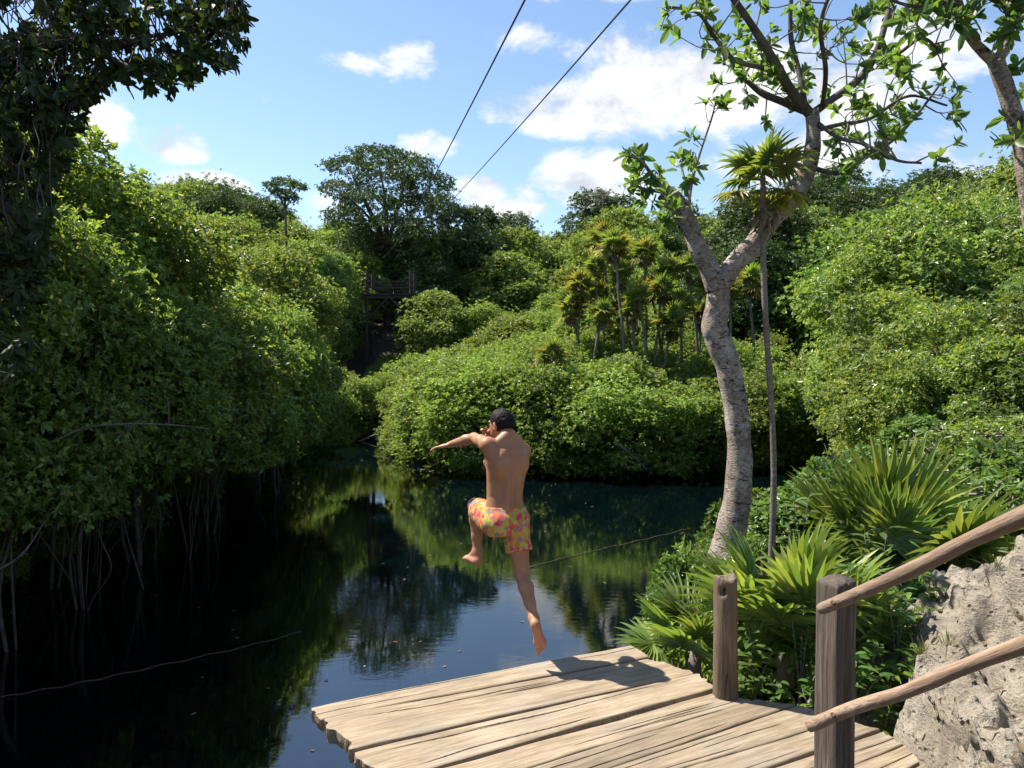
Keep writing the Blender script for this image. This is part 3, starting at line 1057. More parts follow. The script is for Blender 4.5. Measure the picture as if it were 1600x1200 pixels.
# ------------------------------------------------------------------ the jumping man
def surface_nets(v, origin, h):
    s = v < 0
    nx, ny, nz = v.shape
    c = np.zeros((nx - 1, ny - 1, nz - 1), np.int8)
    offs = [(a, b, d) for a in (0, 1) for b in (0, 1) for d in (0, 1)]
    for a, b, d in offs:
        c += s[a:nx - 1 + a, b:ny - 1 + b, d:nz - 1 + d]
    act = (c > 0) & (c < 8)
    I, J, K = np.nonzero(act)
    idx = np.full(act.shape, -1, np.int64)
    idx[I, J, K] = np.arange(len(I))
    acc = np.zeros((len(I), 3))
    cnt = np.zeros(len(I))
    cv = {o: v[I + o[0], J + o[1], K + o[2]] for o in offs}
    for o in offs:
        for ax in range(3):
            if o[ax] == 0:
                p = list(o)
                p[ax] = 1
                a, b = cv[o], cv[tuple(p)]
                m = (a < 0) != (b < 0)
                t = np.where(m, a / (a - b + 1e-12), 0)
                pos = np.array(o, float)[None].repeat(len(I), 0)
                pos[:, ax] += t
                acc[m] += pos[m]
                cnt[m] += 1
    V = (acc / cnt[:, None] + np.stack([I, J, K], 1)) * h + origin
    faces = []
    for ax in range(3):
        o1, o2 = [(1, 2), (2, 0), (0, 1)][ax]
        sl0 = [slice(1, -1)] * 3
        sl1 = [slice(1, -1)] * 3
        sl0[ax] = slice(0, -1)
        sl1[ax] = slice(1, None)
        A, B = s[tuple(sl0)], s[tuple(sl1)]
        e = np.argwhere(A != B)
        if not len(e):
            continue
        off = np.array([1, 1, 1])
        off[ax] = 0
        g = e + off
        flip = A[tuple(e.T)]
        cells = []
        for (da, db) in ((-1, -1), (0, -1), (0, 0), (-1, 0)):
            q = g.copy()
            q[:, o1] += da
            q[:, o2] += db
            cells.append(idx[tuple(q.T)])
        f = np.stack(cells, 1)
        f = np.where(flip[:, None], f, f[:, ::-1])
        faces.append(f)
    return V, np.vstack(faces)


class SDF:
    def __init__(self, lo, hi, h):
        self.h = h
        self.o = np.array(lo, float)
        n = np.ceil((np.array(hi) - self.o) / h).astype(int) + 1
        self.v = np.full(n, 1.0, np.float32)
        self.n = n

    def region(self, lo, hi):
        a = np.clip(np.floor((np.array(lo) - self.o) / self.h).astype(int), 0, self.n)
        b = np.clip(np.ceil((np.array(hi) - self.o) / self.h).astype(int) + 1, 0, self.n)
        sl = tuple(slice(x, y) for x, y in zip(a, b))
        g = np.stack(np.meshgrid(*[np.arange(x, y) * self.h + q for x, y, q in zip(a, b, self.o)], indexing='ij'), -1)
        return sl, g

    def put(self, lo, hi, fn, k=0.02, op='add'):
        m = 0.06
        sl, g = self.region(np.array(lo) - m, np.array(hi) + m)
        if g.size == 0:
            return
        d = fn(g)
        a = self.v[sl]
        if op == 'sub':
            d = -d
            hh = np.clip(0.5 - 0.5 * (d - a) / k, 0, 1) if False else np.clip(0.5 + 0.5 * (a - d) / k, 0, 1)
            self.v[sl] = d * (1 - hh) + a * hh + k * hh * (1 - hh)
        else:
            hh = np.clip(0.5 + 0.5 * (a - d) / k, 0, 1)
            self.v[sl] = a * (1 - hh) + d * hh - k * hh * (1 - hh)

    def cone(self, a, b, ra, rb, k=0.02, op='add', cut=None):
        a, b = np.asarray(a, float), np.asarray(b, float)
        r = max(ra, rb)

        def fn(g):
            ab = b - a
            t = np.clip(((g - a) @ ab) / (ab @ ab + 1e-12), 0, 1)
            d = np.linalg.norm(g - a - t[..., None] * ab, axis=-1) - (ra + (rb - ra) * t)
            if cut is not None:
                d = np.maximum(d, (g - cut[0]) @ cut[1])
            return d
        self.put(np.minimum(a, b) - r, np.maximum(a, b) + r, fn, k, op)

    def ell(self, c, R, r, k=0.02, op='add'):
        """R: rows are the ellipsoid's axes"""
        c, r, R = np.asarray(c, float), np.asarray(r, float), np.asarray(R, float)

        def fn(g):
            q = (g - c) @ R.T
            k0 = np.linalg.norm(q / r, axis=-1)
            k1 = np.linalg.norm(q / (r * r), axis=-1) + 1e-9
            return k0 * (k0 - 1) / k1
        self.put(c - r.max(), c + r.max(), fn, k, op)


def build_person():
    h = 0.005
    P_ = globals()['P']
    P = lambda x, y, D: P_(x, y, D - 0.09)
    lo, hi = (-0.72, 5.1, 3.2), (0.42, 6.35, 5.15)
    S = SDF(lo, hi, h)
    # --- joints (photo pixel + distance)
    pel = P(789, 807, 5.74)
    neck = P(792, 682, 5.78)
    head = P(783, 663, 5.83)
    up = nrm(neck - pel)
    yaw = math.radians(33)
    fwd = nrm(np.array([-math.sin(yaw), math.cos(yaw), 0]) - up * np.dot(up, np.array([-math.sin(yaw), math.cos(yaw), 0])))
    right = np.cross(fwd, up)
    R = np.stack([right, fwd, up])
    L_ = lambda x, y, z: pel + right * x + fwd * y + up * z
    # --- torso as a loft of ellipses
    ts = np.array([-0.12, -0.06, 0.0, 0.07, 0.15, 0.25, 0.36, 0.44, 0.50, 0.545, 0.60])
    ws = np.array([0.085, 0.146, 0.160, 0.153, 0.144, 0.151, 0.165, 0.167, 0.150, 0.090, 0.055])
    ds = np.array([0.075, 0.108, 0.116, 0.106, 0.098, 0.104, 0.113, 0.108, 0.088, 0.066, 0.055])
    cy = np.array([-0.01, -0.012, -0.008, 0.004, 0.010, 0.004, -0.008, -0.012, -0.016, -0.012, -0.004])

    def torso(g, infl=0.0, lo_t=-0.12, hi_t=0.575):
        q = (g - pel) @ R.T
        t = np.clip(q[..., 2], -0.12, 0.60)
        w, d, c = np.interp(t, ts, ws) + infl, np.interp(t, ts, ds) + infl, np.interp(t, ts, cy)
        x, y = q[..., 0], q[..., 1] - c
        k0 = np.sqrt((x / w) ** 2 + (y / d) ** 2)
        k1 = np.sqrt((x / w ** 2) ** 2 + (y / d ** 2) ** 2) + 1e-6
        dist = np.where(k0 > 1e-4, k0 * (k0 - 1) / k1, -d)
        return np.maximum(dist, np.maximum(lo_t - q[..., 2], q[..., 2] - hi_t))
    S.put(pel - 0.3, neck + np.array([0.3, 0.3, 0.1]), torso, 0.02)
    for s in (-1, 1):
        S.ell(L_(0.084 * s, -0.080, 0.40), R, (0.060, 0.038, 0.085), 0.035)       # shoulder blade
        S.ell(L_(0.075 * s, 0.075, 0.40), R, (0.075, 0.040, 0.065), 0.03)        # chest
        S.ell(L_(0.072 * s, -0.070, -0.035), R, (0.082, 0.075, 0.085), 0.02)     # buttock
        S.cone(L_(0.02 * s, -0.03, 0.60), L_(0.145 * s, -0.018, 0.495), 0.042, 0.042, 0.035)   # trapezius
        S.cone(L_(0.045 * s, -0.085, 0.06), L_(0.04 * s, -0.088, 0.28), 0.029, 0.025, 0.03)  # back muscles
    S.cone(L_(0, -0.128, 0.04), L_(0, -0.132, 0.44), 0.021, 0.019, 0.022, 'sub')     # spine groove
    # --- head
    hy = math.radians(50)
    hf = nrm(np.array([-math.sin(hy), math.cos(hy), -0.12]))
    hr = nrm(np.cross(hf, np.array([0, 0, 1.0])))
    hu = np.cross(hr, hf)
    HR = np.stack([hr, hf, hu])
    H_ = lambda x, y, z: head + hr * x + hf * y + hu * z
    S.cone(L_(0, -0.012, 0.55), H_(0, -0.022, -0.05), 0.060, 0.056, 0.03)
    S.ell(H_(0, -0.008, 0.012), HR, (0.076, 0.096, 0.094), 0.02)
    S.ell(H_(0, 0.030, -0.045), HR, (0.062, 0.066, 0.075), 0.025)
    S.cone(H_(0, 0.070, -0.092), H_(0, 0.078, -0.098), 0.022, 0.020, 0.03)       # chin
    S.cone(H_(0, 0.088, 0.005), H_(0, 0.112, -0.036), 0.010, 0.014, 0.014)       # nose
    for s in (-1, 1):
        S.cone(H_(0.012 * s, 0.098, -0.040), H_(0.012 * s, 0.099, -0.038), 0.010, 0.010, 0.008)
        S.cone(H_(0.012 * s, 0.088, 0.026), H_(0.048 * s, 0.072, 0.026), 0.010, 0.009, 0.012)   # brow
        S.ell(H_(0.034 * s, 0.094, 0.006), HR, (0.017, 0.012, 0.011), 0.012, 'sub')
        S.ell(H_(0.032 * s, 0.078, 0.006), HR, (0.013, 0.013, 0.012), 0.004)     # eye
        S.ell(H_(0.080 * s, -0.004, -0.012), HR, (0.010, 0.020, 0.033), 0.008)   # ear
        S.ell(H_(0.091 * s, 0.004, -0.012), HR, (0.008, 0.009, 0.018), 0.008, 'sub')
    S.cone(H_(-0.02, 0.092, -0.066), H_(0.02, 0.092, -0.066), 0.008, 0.008, 0.008)  # lips
    S.cone(H_(-0.018, 0.090, -0.078), H_(0.018, 0.090, -0.078), 0.008, 0.008, 0.008)

    def finger(p0, d, bend, lens, r, k=0.006):
        p = p0
        for i, l in enumerate(lens):
            q = p + d * l
            S.cone(p, q, r * (1 - 0.10 * i), r * (0.92 - 0.12 * i), k)
            p = q
            d = nrm(d + bend)
        return p

    # --- his outstretched arm
    sh = L_(-0.158, 0.01, 0.528)
    el = P(741, 684, 5.92)
    wr = P(704, 694.5, 6.05)
    S.ell(sh, R, (0.052, 0.052, 0.052), 0.03)
    S.cone(L_(-0.12, -0.02, 0.42), sh, 0.05, 0.045, 0.04)
    S.cone(sh, sh + (el - sh) * 0.5, 0.051, 0.047, 0.03)
    S.cone(sh + (el - sh) * 0.5, el, 0.048, 0.036, 0.02)
    S.cone(el, el + (wr - el) * 0.35, 0.037, 0.040, 0.02)
    S.cone(el + (wr - el) * 0.35, wr, 0.040, 0.026, 0.02)
    a = nrm(P(676, 700.5, 6.10) - wr)
    lat = nrm(np.cross(a, np.array([0, 0, 1.0])))
    if lat[1] < 0:
        lat = -lat
    nup = nrm(np.cross(lat, a))
    if nup[2] < 0:
        nup = -nup
    S.ell(wr + a * 0.050, np.stack([lat, nup, a]), (0.040, 0.017, 0.056), 0.015)
    for i, (o, ln) in enumerate(zip((0.030, 0.010, -0.011, -0.030), (0.078, 0.088, 0.080, 0.062))):
        finger(wr + a * 0.090 + lat * o, nrm(a + lat * o * 7), -nup * (0.12 + 0.05 * i), (ln * 0.45, ln * 0.32, ln * 0.28), 0.0095)
    finger(wr + a * 0.025 + lat * 0.030, nrm(a * 0.6 + lat), a * 0.5 - nup * 0.1, (0.038, 0.030, 0.024), 0.0105)
    # --- arm folded across the chest, hand pinching the nose
    sh2 = L_(0.152, 0.015, 0.478)
    el2 = P(796, 716, 6.07)
    nose = H_(0, 0.118, -0.040)
    wr2 = nose + np.array([-0.005, 0.085, -0.075])
    S.ell(sh2, R, (0.050, 0.052, 0.056), 0.04)
    S.cone(L_(0.12, -0.02, 0.40), sh2, 0.05, 0.045, 0.04)
    S.cone(sh2, sh2 + (el2 - sh2) * 0.5, 0.051, 0.046, 0.03)
    S.cone(sh2 + (el2 - sh2) * 0.5, el2, 0.046, 0.036, 0.02)
    S.cone(el2, el2 + (wr2 - el2) * 0.35, 0.037, 0.039, 0.02)
    S.cone(el2 + (wr2 - el2) * 0.35, wr2, 0.039, 0.026, 0.02)
    a2 = nrm(nose + hf * 0.03 + hu * 0.01 - wr2)
    pal = wr2 + a2 * 0.045
    S.ell(pal, np.stack([hr, np.cross(a2, hr), a2]), (0.036, 0.018, 0.046), 0.014)
    finger(wr2 + a2 * 0.075 - hr * 0.010, nrm(a2 - hr * 0.2), -hf * 0.45, (0.030, 0.024, 0.018), 0.0095)
    finger(wr2 + a2 * 0.050 + hr * 0.028, nrm(a2 + hr * 0.1), -hf * 0.35 - hr * 0.25, (0.034, 0.026), 0.0105)
    for o, ln in ((-0.024, 0.032), (-0.036, 0.030), (-0.044, 0.026)):
        finger(pal + a2 * 0.032 + hr * o, nrm(a2 * 0.8 + hf * 0.3 - hr * 0.25), -hf * 0.5 - a2 * 0.7, (ln, ln * 0.8, ln * 0.6), 0.0092)

    # --- legs
    hipR, kneR, ankR = L_(0.090, 0.0, -0.045), P(816, 899, 5.70), P(834, 965, 5.47)
    hipL, kneL, ankL = L_(-0.090, 0.01, -0.035), P(742, 790, 6.00), P(746, 862, 5.95)

    def leg(hip, kn, an, calf_dir):
        S.cone(hip, hip + (kn - hip) * 0.45, 0.088, 0.078, 0.03)
        S.cone(hip + (kn - hip) * 0.45, kn, 0.078, 0.053, 0.02)
        S.ell(kn, np.eye(3), (0.053, 0.053, 0.053), 0.02)
        m = kn + (an - kn) * 0.30 + calf_dir * 0.014
        S.cone(kn, m, 0.049, 0.054, 0.02)
        S.cone(m, kn + (an - kn) * 0.66 + calf_dir * 0.004, 0.054, 0.040, 0.02)
        S.cone(kn + (an - kn) * 0.66 + calf_dir * 0.004, an, 0.040, 0.033, 0.02)
    leg(hipR, kneR, ankR, np.array([0.25, -0.9, 0.2]))
    leg(hipL, kneL, ankL, np.array([0.5, -0.8, 0]))

    def foot(an, heel, toe, sole, med):
        d = nrm(toe - heel)
        sole = nrm(sole - d * np.dot(sole, d))
        med = nrm(med - d * np.dot(med, d) - sole * np.dot(med, sole))
        ln = np.linalg.norm(toe - heel)
        S.cone(an, heel - sole * 0.012, 0.034, 0.032, 0.02)
        S.cone(heel, heel + d * 0.02, 0.030, 0.030, 0.015)
        S.cone(an - sole * 0.0 + d * 0.01, heel + d * ln * 0.55 - sole * 0.012, 0.034, 0.026, 0.025)
        ball = heel + d * ln * 0.70
        S.cone(heel + d * 0.02, ball + med * 0.020, 0.027, 0.023, 0.02)
        S.cone(heel + d * 0.02 - med * 0.006, ball - med * 0.022 - d * 0.012, 0.027, 0.020, 0.02)
        S.ell(ball - d * 0.01, np.stack([med, d, sole]), (0.046, 0.036, 0.019), 0.02)
        for i, (o, l, r) in enumerate(((0.031, 0.060, 0.0140), (0.011, 0.056, 0.0098), (-0.006, 0.050, 0.0092), (-0.021, 0.042, 0.0088), (-0.034, 0.032, 0.0085))):
            b = ball + med * o + d * (0.010 - 0.005 * i)
            S.cone(b, b + d * l * 0.6 + sole * 0.002, r, r, 0.006)
            S.cone(b + d * l * 0.6 + sole * 0.002, b + d * l + sole * 0.008, r, r * 0.95, 0.005)
    foot(ankR, P(836, 975.5, 5.41), P(847.5, 1018, 5.46), np.array([0.1, -1.0, -0.25]), np.array([-1.0, 0, 0.1]))
    foot(ankL, P(747, 877, 5.925), P(725, 870, 6.08), np.array([0.05, -0.35, -1.0]), np.array([0.6, 0.8, 0]))

    base = np.array([pel[0], pel[1], 3.3])
    V, Q = surface_nets(S.v, S.o, h)
    me = MB().add(V - base, Q).mesh('person', M_SKIN, True)
    ro = np.zeros(len(V))
    for c, r in ((ankR + (P(842, 1000, 5.44) - ankR), 0.16), (P(735, 873, 6.0), 0.16), (wr + a * 0.09, 0.10), (wr2 + a2 * 0.06, 0.09), (H_(-0.08, 0, -0.01), 0.035)):
        ro = np.maximum(ro, 1 - sst(r * 0.6, r, np.linalg.norm(V - c, axis=1)))
    at = me.attributes.new('rosy', 'FLOAT', 'POINT')
    at.data.foreach_set('value', (ro * 0.75).astype(np.float32))
    o = obj('person', me, None, base)
    tag(o, 'dark-haired person in bright print swim shorts leaping off the platform, one arm stretched out', 'person')

    # --- swim shorts
    C = SDF(pel - 0.36, pel + 0.40, h)
    belt = 0.075

    def hips(g):
        q = (g - pel) @ R.T
        wr_ = 0.004 * np.sin(q[..., 0] * 70 + q[..., 2] * 25) * np.clip((0.10 - q[..., 2]) * 8, 0, 1)
        return np.maximum(torso(g, 0.014, -0.12, 0.3) + wr_, q[..., 2] - belt)
    C.put(pel - 0.25, pel + 0.25, hips, 0.02)
    for s in (-1, 1):
        C.ell(L_(0.072 * s, -0.070, -0.035), R, (0.098, 0.090, 0.098), 0.02)
    for hip, kn, f in ((hipR, kneR, 0.55), (hipL, kneL, 0.78)):
        d = nrm(kn - hip)
        hem = hip + (kn - hip) * f
        rb = 0.098 if f < 0.7 else 0.090
        wv = lambda g, hip=hip, d=d: 0
        C.cone(hip - d * 0.02, hem + d * 0.05, 0.108, rb, 0.025, 'add', (hem, d))
    V2, Q2 = surface_nets(C.v, C.o, h)
    q = (V2 - pel) @ R.T
    V2 = V2 + nrm(V2 - (pel + up * q[:, 2:3] * 0.5)) * (0.010 * fbm(V2 * np.array([16, 16, 7]), 2, 5) * np.clip((0.07 - q[:, 2]) * 14, 0, 1))[:, None]
    s = obj('swim_shorts', MB().add(V2 - base, Q2).mesh('swim_shorts', M_SHORTS, True), o)
    s['label'] = 'short swim shorts printed with yellow, pink and orange fruit'

    # --- short black hair
    K = SDF(head - 0.16, head + 0.16, 0.0045)
    nn = nrm(hf * 0.82 - hu * 0.57)

    def hair(g):
        qh = (g - H_(0, -0.010, 0.016)) @ HR.T
        r = np.array([0.083, 0.105, 0.103])
        k0 = np.linalg.norm(qh / r, axis=-1)
        k1 = np.linalg.norm(qh / r ** 2, axis=-1) + 1e-9
        d = k0 * (k0 - 1) / k1
        qq = (g - head)
        d = d + 0.0022 * np.sin(qh[..., 0] * 260 + 3 * np.sin(qh[..., 2] * 120)) * np.cos(qh[..., 1] * 190)
        cutp = np.maximum(qq @ nn - 0.022, -(qq @ hu) - 0.082)
        hh = np.clip(0.5 - 0.5 * (cutp - d) / 0.012, 0, 1)
        return cutp * (1 - hh) + d * hh + 0.012 * hh * (1 - hh)
    K.put(head - 0.13, head + 0.13, hair, 0.002)
    V3, Q3 = surface_nets(K.v, K.o, 0.0045)
    V3 = V3 + nrm(V3 - head) * (0.003 * fbm(V3 * np.array([90, 90, 60]), 2, 3))[:, None]
    obj('hair', MB().add(V3 - base, Q3).mesh('hair', M_HAIR, True), o)


build_person()


# ------------------------------------------------------------------ zip-line cables, floating rope, far tower
def build_lines():
    for k, (far, mid, near) in enumerate((((598, 402, 70), (683, 250, 17.0), (820, 0, 8.0)), ((636, 372, 70), (710, 297, 24.0), (985, 0, 8.0)))):
        A, B = P(*far), P(*near)
        d = B - A
        n = 60
        t = np.linspace(0, 1.10, n)
        pts = A + d * t[:, None]
        sag = 0.5 if k == 0 else 0.4
        pts[:, 2] -= sag * 4 * t * (1 - t)
        mb = MB()
        tube(mb, pts - pts[-1], 0.011, 6)
        o = obj('cable', mb.mesh('cable', M_CABLE, True), None, pts[-1])
        tag(o, ('steep zip-line cable running from the far timber tower over the pool, set above its twin' if k == 0 else
                'flatter zip-line cable of the pair running from the far timber tower'), 'cable', 'zip-line cables')
    pix = [(-120, 1118), (0, 1090), (120, 1068), (250, 1040), (400, 1006), (530, 966), (640, 938), (740, 910), (850, 880), (930, 860), (1010, 842), (1080, 825)]
    pts = np.array([PZ(x, y, 0.02) for x, y in pix])
    pts[5:8, 2] -= 0.06
    pts = spline(pts, 160)
    pts[:, 2] += 0.012 * np.sin(np.arange(160) * 0.9)
    mb = MB()
    tube(mb, pts - pts[0], 0.0075, 6, 0.18, 30)
    o = obj('rope', mb.mesh('rope', M_ROPE, True), None, pts[0])
    tag(o, 'thin slack rope floating across the pool from bank to bank', 'rope')


build_lines()


def build_tower():
    D = 71.0
    c = P(612, 470, D)
    g = float(land([[c[0], c[1]]])[0])
    t = thing('timber_tower', 'dark timber zip-line tower standing under the tall far tree', 'tower', (c[0], c[1], g))
    dk = P(612, 462, D)[2] - g
    tp = P(612, 432, D)[2] - g
    for sx in (-1, 1):
        for sy in (-1, 1):
            mb = MB()
            tube(mb, np.array([[2.1 * sx, 1.5 * sy, -0.5], [2.0 * sx, 1.4 * sy, dk], [1.95 * sx, 1.4 * sy, tp + 0.4]]), 0.16, 8)
            obj('post', mb.mesh('post', M_BEAM), t)
    for i in range(9):
        obj('plank', box(MB(), (-2.2 + 0.55 * i, 0, dk), (0.5, 3.4, 0.14)).mesh('plank', M_BEAM), t)
    for z in (0.6, 1.15):
        for sy in (-1, 1):
            obj('rail', box(MB(), (0, 1.56 * sy, dk + z), (4.5, 0.12, 0.14)).mesh('rail', M_BEAM), t)
    for sx in (-1, 1):
        obj('brace', tube(MB(), np.array([[2.05 * sx, -1.56, dk - 2.4], [0, -1.56, dk - 0.2]]), 0.1, 6).mesh('brace', M_BEAM), t)
    obj('beam', box(MB(), (0, -1.45, dk - 0.22), (4.8, 0.2, 0.28)).mesh('beam', M_BEAM), t)
    obj('beam', box(MB(), (0, 1.45, dk - 0.22), (4.8, 0.2, 0.28)).mesh('beam', M_BEAM), t)


build_tower()
# ------------------------------------------------------------------ vegetation prototypes
def tree_mesh_set(seed, R, H, z0, nlobe, lobe_r, n_ros, k, L, W, leafm, barkm=None, hi=False, stems=4, trunk_r=0.12, up=0.55, flat=0.8, under=-0.25, top=0.75, low=0.0, dome=False):
    """crown mesh + trunk mesh of one kind of tree, base at the origin"""
    rng = np.random.default_rng(seed)
    lobes = []
    if dome:
        zc = z0 + (H - z0) * 0.40
        lobes.append((0, 0, zc, R * 0.74, R * 0.74, (H - zc) * 0.84))
        for i in range(nlobe):
            u = nrm(np.array([rng.normal(), rng.normal(), rng.normal() + 0.25]))
            lr = lobe_r * rng.uniform(0.6, 1.3)
            c = np.array([0, 0, zc]) + u * np.array([R * 0.74, R * 0.74, (H - zc) * 0.84]) * rng.uniform(0.80, 1.10)
            if c[2] > z0 - 0.1:
                lobes.append((*c, lr, lr, lr * 0.7))
        nlobe = len(lobes)
    for i in range(0 if dome else nlobe):
        a = i * 2.399 + rng.uniform(-0.4, 0.4)
        zf = rng.uniform(0, 1) if rng.random() > low else rng.uniform(0, 0.25)
        prof = math.sqrt(max(0.05, 1 - (max(0, zf - (1 - top)) / top) ** 2 * 0.92))
        rr = R * prof * math.sqrt(rng.uniform(0.15, 1)) * 0.82
        lr = lobe_r * rng.uniform(0.7, 1.25)
        z = z0 + lr * 0.5 + (H - z0 - lr * 1.1) * zf
        lobes.append((rr * math.cos(a), rr * math.sin(a), z, lr, lr, lr * flat))
    lobes = np.array(lobes)
    p, t = lobe_points(rng, lobes, n_ros, up, 0.45, under, 0.74)
    if dome:
        p = p + rng.normal(0, 0.03 * R, p.shape)
        k_ = p[:, 2] > z0 - 0.1
        p, t = p[k_], t[k_]
    mb = MB()
    rosettes(mb, rng, p, t, k, L, W, hi)
    crown = mb.mesh('crown', leafm, False)
    tb = MB()
    for s in range(stems):
        a = rng.uniform(0, 6.28)
        b0 = np.array([math.cos(a), math.sin(a), 0]) * rng.uniform(0.0, 0.12) * R
        order = rng.permutation(nlobe)[:3 if stems > 2 else 5]
        fork = b0 * 1.6 + np.array([rng.normal(0, 0.15), rng.normal(0, 0.15), z0 + (H - z0) * 0.28])
        wob = rng.normal(0, 0.07 * R, (2, 2))
        pts = spline([np.array([0, 0, -0.9]), b0 * 1.4 + np.array([wob[0, 0], wob[0, 1], fork[2] * 0.33]), b0 * 1.2 + np.array([wob[1, 0], wob[1, 1], fork[2] * 0.66]), fork], 13)
        tube(tb, pts, np.linspace(trunk_r, trunk_r * 0.62, 13) * rng.uniform(0.6, 1.15), 7, 0.12, 3, seed)
        for q in order:
            e = lobes[q, :3]
            m = (fork + e) / 2 + rng.normal(0, 0.18, 3)
            tube(tb, spline([fork, m, e + (e - fork) * 0.12], 7), np.linspace(trunk_r * 0.55, trunk_r * 0.12, 7), 5)
    # fine twigs reaching into the leaves
    sel = rng.permutation(len(p))[:130]
    for q in sel:
        c = lobes[np.argmin(np.linalg.norm(lobes[:, :3] - p[q], axis=1)), :3]
        tube(tb, np.array([c, (c + p[q]) / 2 + rng.normal(0, 0.07, 3), p[q]]), np.array([0.018, 0.012, 0.006]) * (1 + R * 0.15), 4, caps=False)
    for q in rng.permutation(len(p))[:46]:
        d = nrm(t[q] + rng.normal(0, 0.5, 3))
        l = rng.uniform(0.25, 0.6) * (0.5 + R * 0.2)
        a = p[q] - d * l * 0.8
        tube(tb, np.array([a, p[q] + rng.normal(0, 0.04, 3), p[q] + d * l * 0.6 + rng.normal(0, 0.06, 3)]), np.array([0.012, 0.009, 0.004]) * (0.5 + R * 0.22), 4, caps=False)
    trunk = tb.mesh('trunk', barkm or M_TWIG, True)
    return crown, trunk


def plant(ms, name, label, cat, loc, rz=0, sc=1.0, group=None, tilt=(0, 0)):
    o = thing(name, label, cat, loc, rz, group)
    o.rotation_euler = (tilt[0], tilt[1], rz)
    o.scale = sc if hasattr(sc, '__len__') else (sc,) * 3
    obj('crown', ms[0], o)
    obj('trunk', ms[1], o)
    return o


TALL = [tree_mesh_set(200 + i, 3.0, 9.2, 2.9, 46, 0.85, 12000, 6, 0.135, 0.060, L_MANG, M_BARK, stems=3, trunk_r=0.045, hi='mid', under=-0.6, up=0.8, dome=True) for i in range(3)]
BANK = [tree_mesh_set(230 + i, 2.8, 4.9, 0.05, 40, 0.66, 9500, 7, 0.13, 0.060, L_BANK, stems=3, trunk_r=0.05, under=-0.8, up=0.9, dome=True) for i in range(3)]
HILL = [tree_mesh_set(260 + i, 3.3, 7.4, 1.2, 36, 0.85, 7000, 7, 0.17, 0.078, L_HILL, stems=2, trunk_r=0.14, up=0.9, dome=True) for i in range(3)]
HILL += [tree_mesh_set(270 + i, 3.2, 9.0, 2.0, 40, 0.9, 6000, 7, 0.18, 0.075, L_DARK, M_BARK, stems=2, trunk_r=0.16, up=0.8, dome=True) for i in range(2)]
SLOPE = [tree_mesh_set(280 + i, 2.1, 5.2, 0.3, 36, 0.52, 4600, 6, 0.13, 0.056, (L_YEL, L_HERB, L_BANK)[i], stems=3, trunk_r=0.05, hi='mid', under=-0.5, up=0.8, dome=True) for i in range(3)]
TSHRUB = [tree_mesh_set(320 + i, 0.95, 3.0, 0.3, 26, 0.36, 1700, 7, (0.12, 0.10)[i], (0.05, 0.038)[i], (L_HERB, L_BANK)[i], stems=4, trunk_r=0.02, hi=True, under=-0.5) for i in range(2)]
SHRUB = [tree_mesh_set(300 + i, 0.75, 1.35, 0.12, 12, 0.32, 620, 7, (0.11, 0.09, 0.13)[i], (0.045, 0.03, 0.06)[i], (L_HERB, L_YEL, L_HERB)[i], stems=4, trunk_r=0.018, hi=True) for i in range(3)]


def scatter(n_try, spacing, region, seed, taken=None):
    rng = np.random.default_rng(seed)
    pts = []
    for _ in range(n_try):
        Y = rng.uniform(region[2], region[3])
        X = rng.uniform(region[0], region[1])
        pts.append((X, Y))
    pts = np.array(pts)
    d = shore_dist(pts)
    out = list(taken) if taken is not None else []
    k0 = len(out)
    for (X, Y), dd in zip(pts, d):
        s = spacing(X, Y, dd)
        if s is None:
            continue
        if all((X - a) ** 2 + (Y - b) ** 2 > s * s for a, b, *_ in out):
            out.append((X, Y, dd))
    return out[k0:]


def in_view(X, Y, m=3.0):
    return abs(X) < 0.67 * Y + m


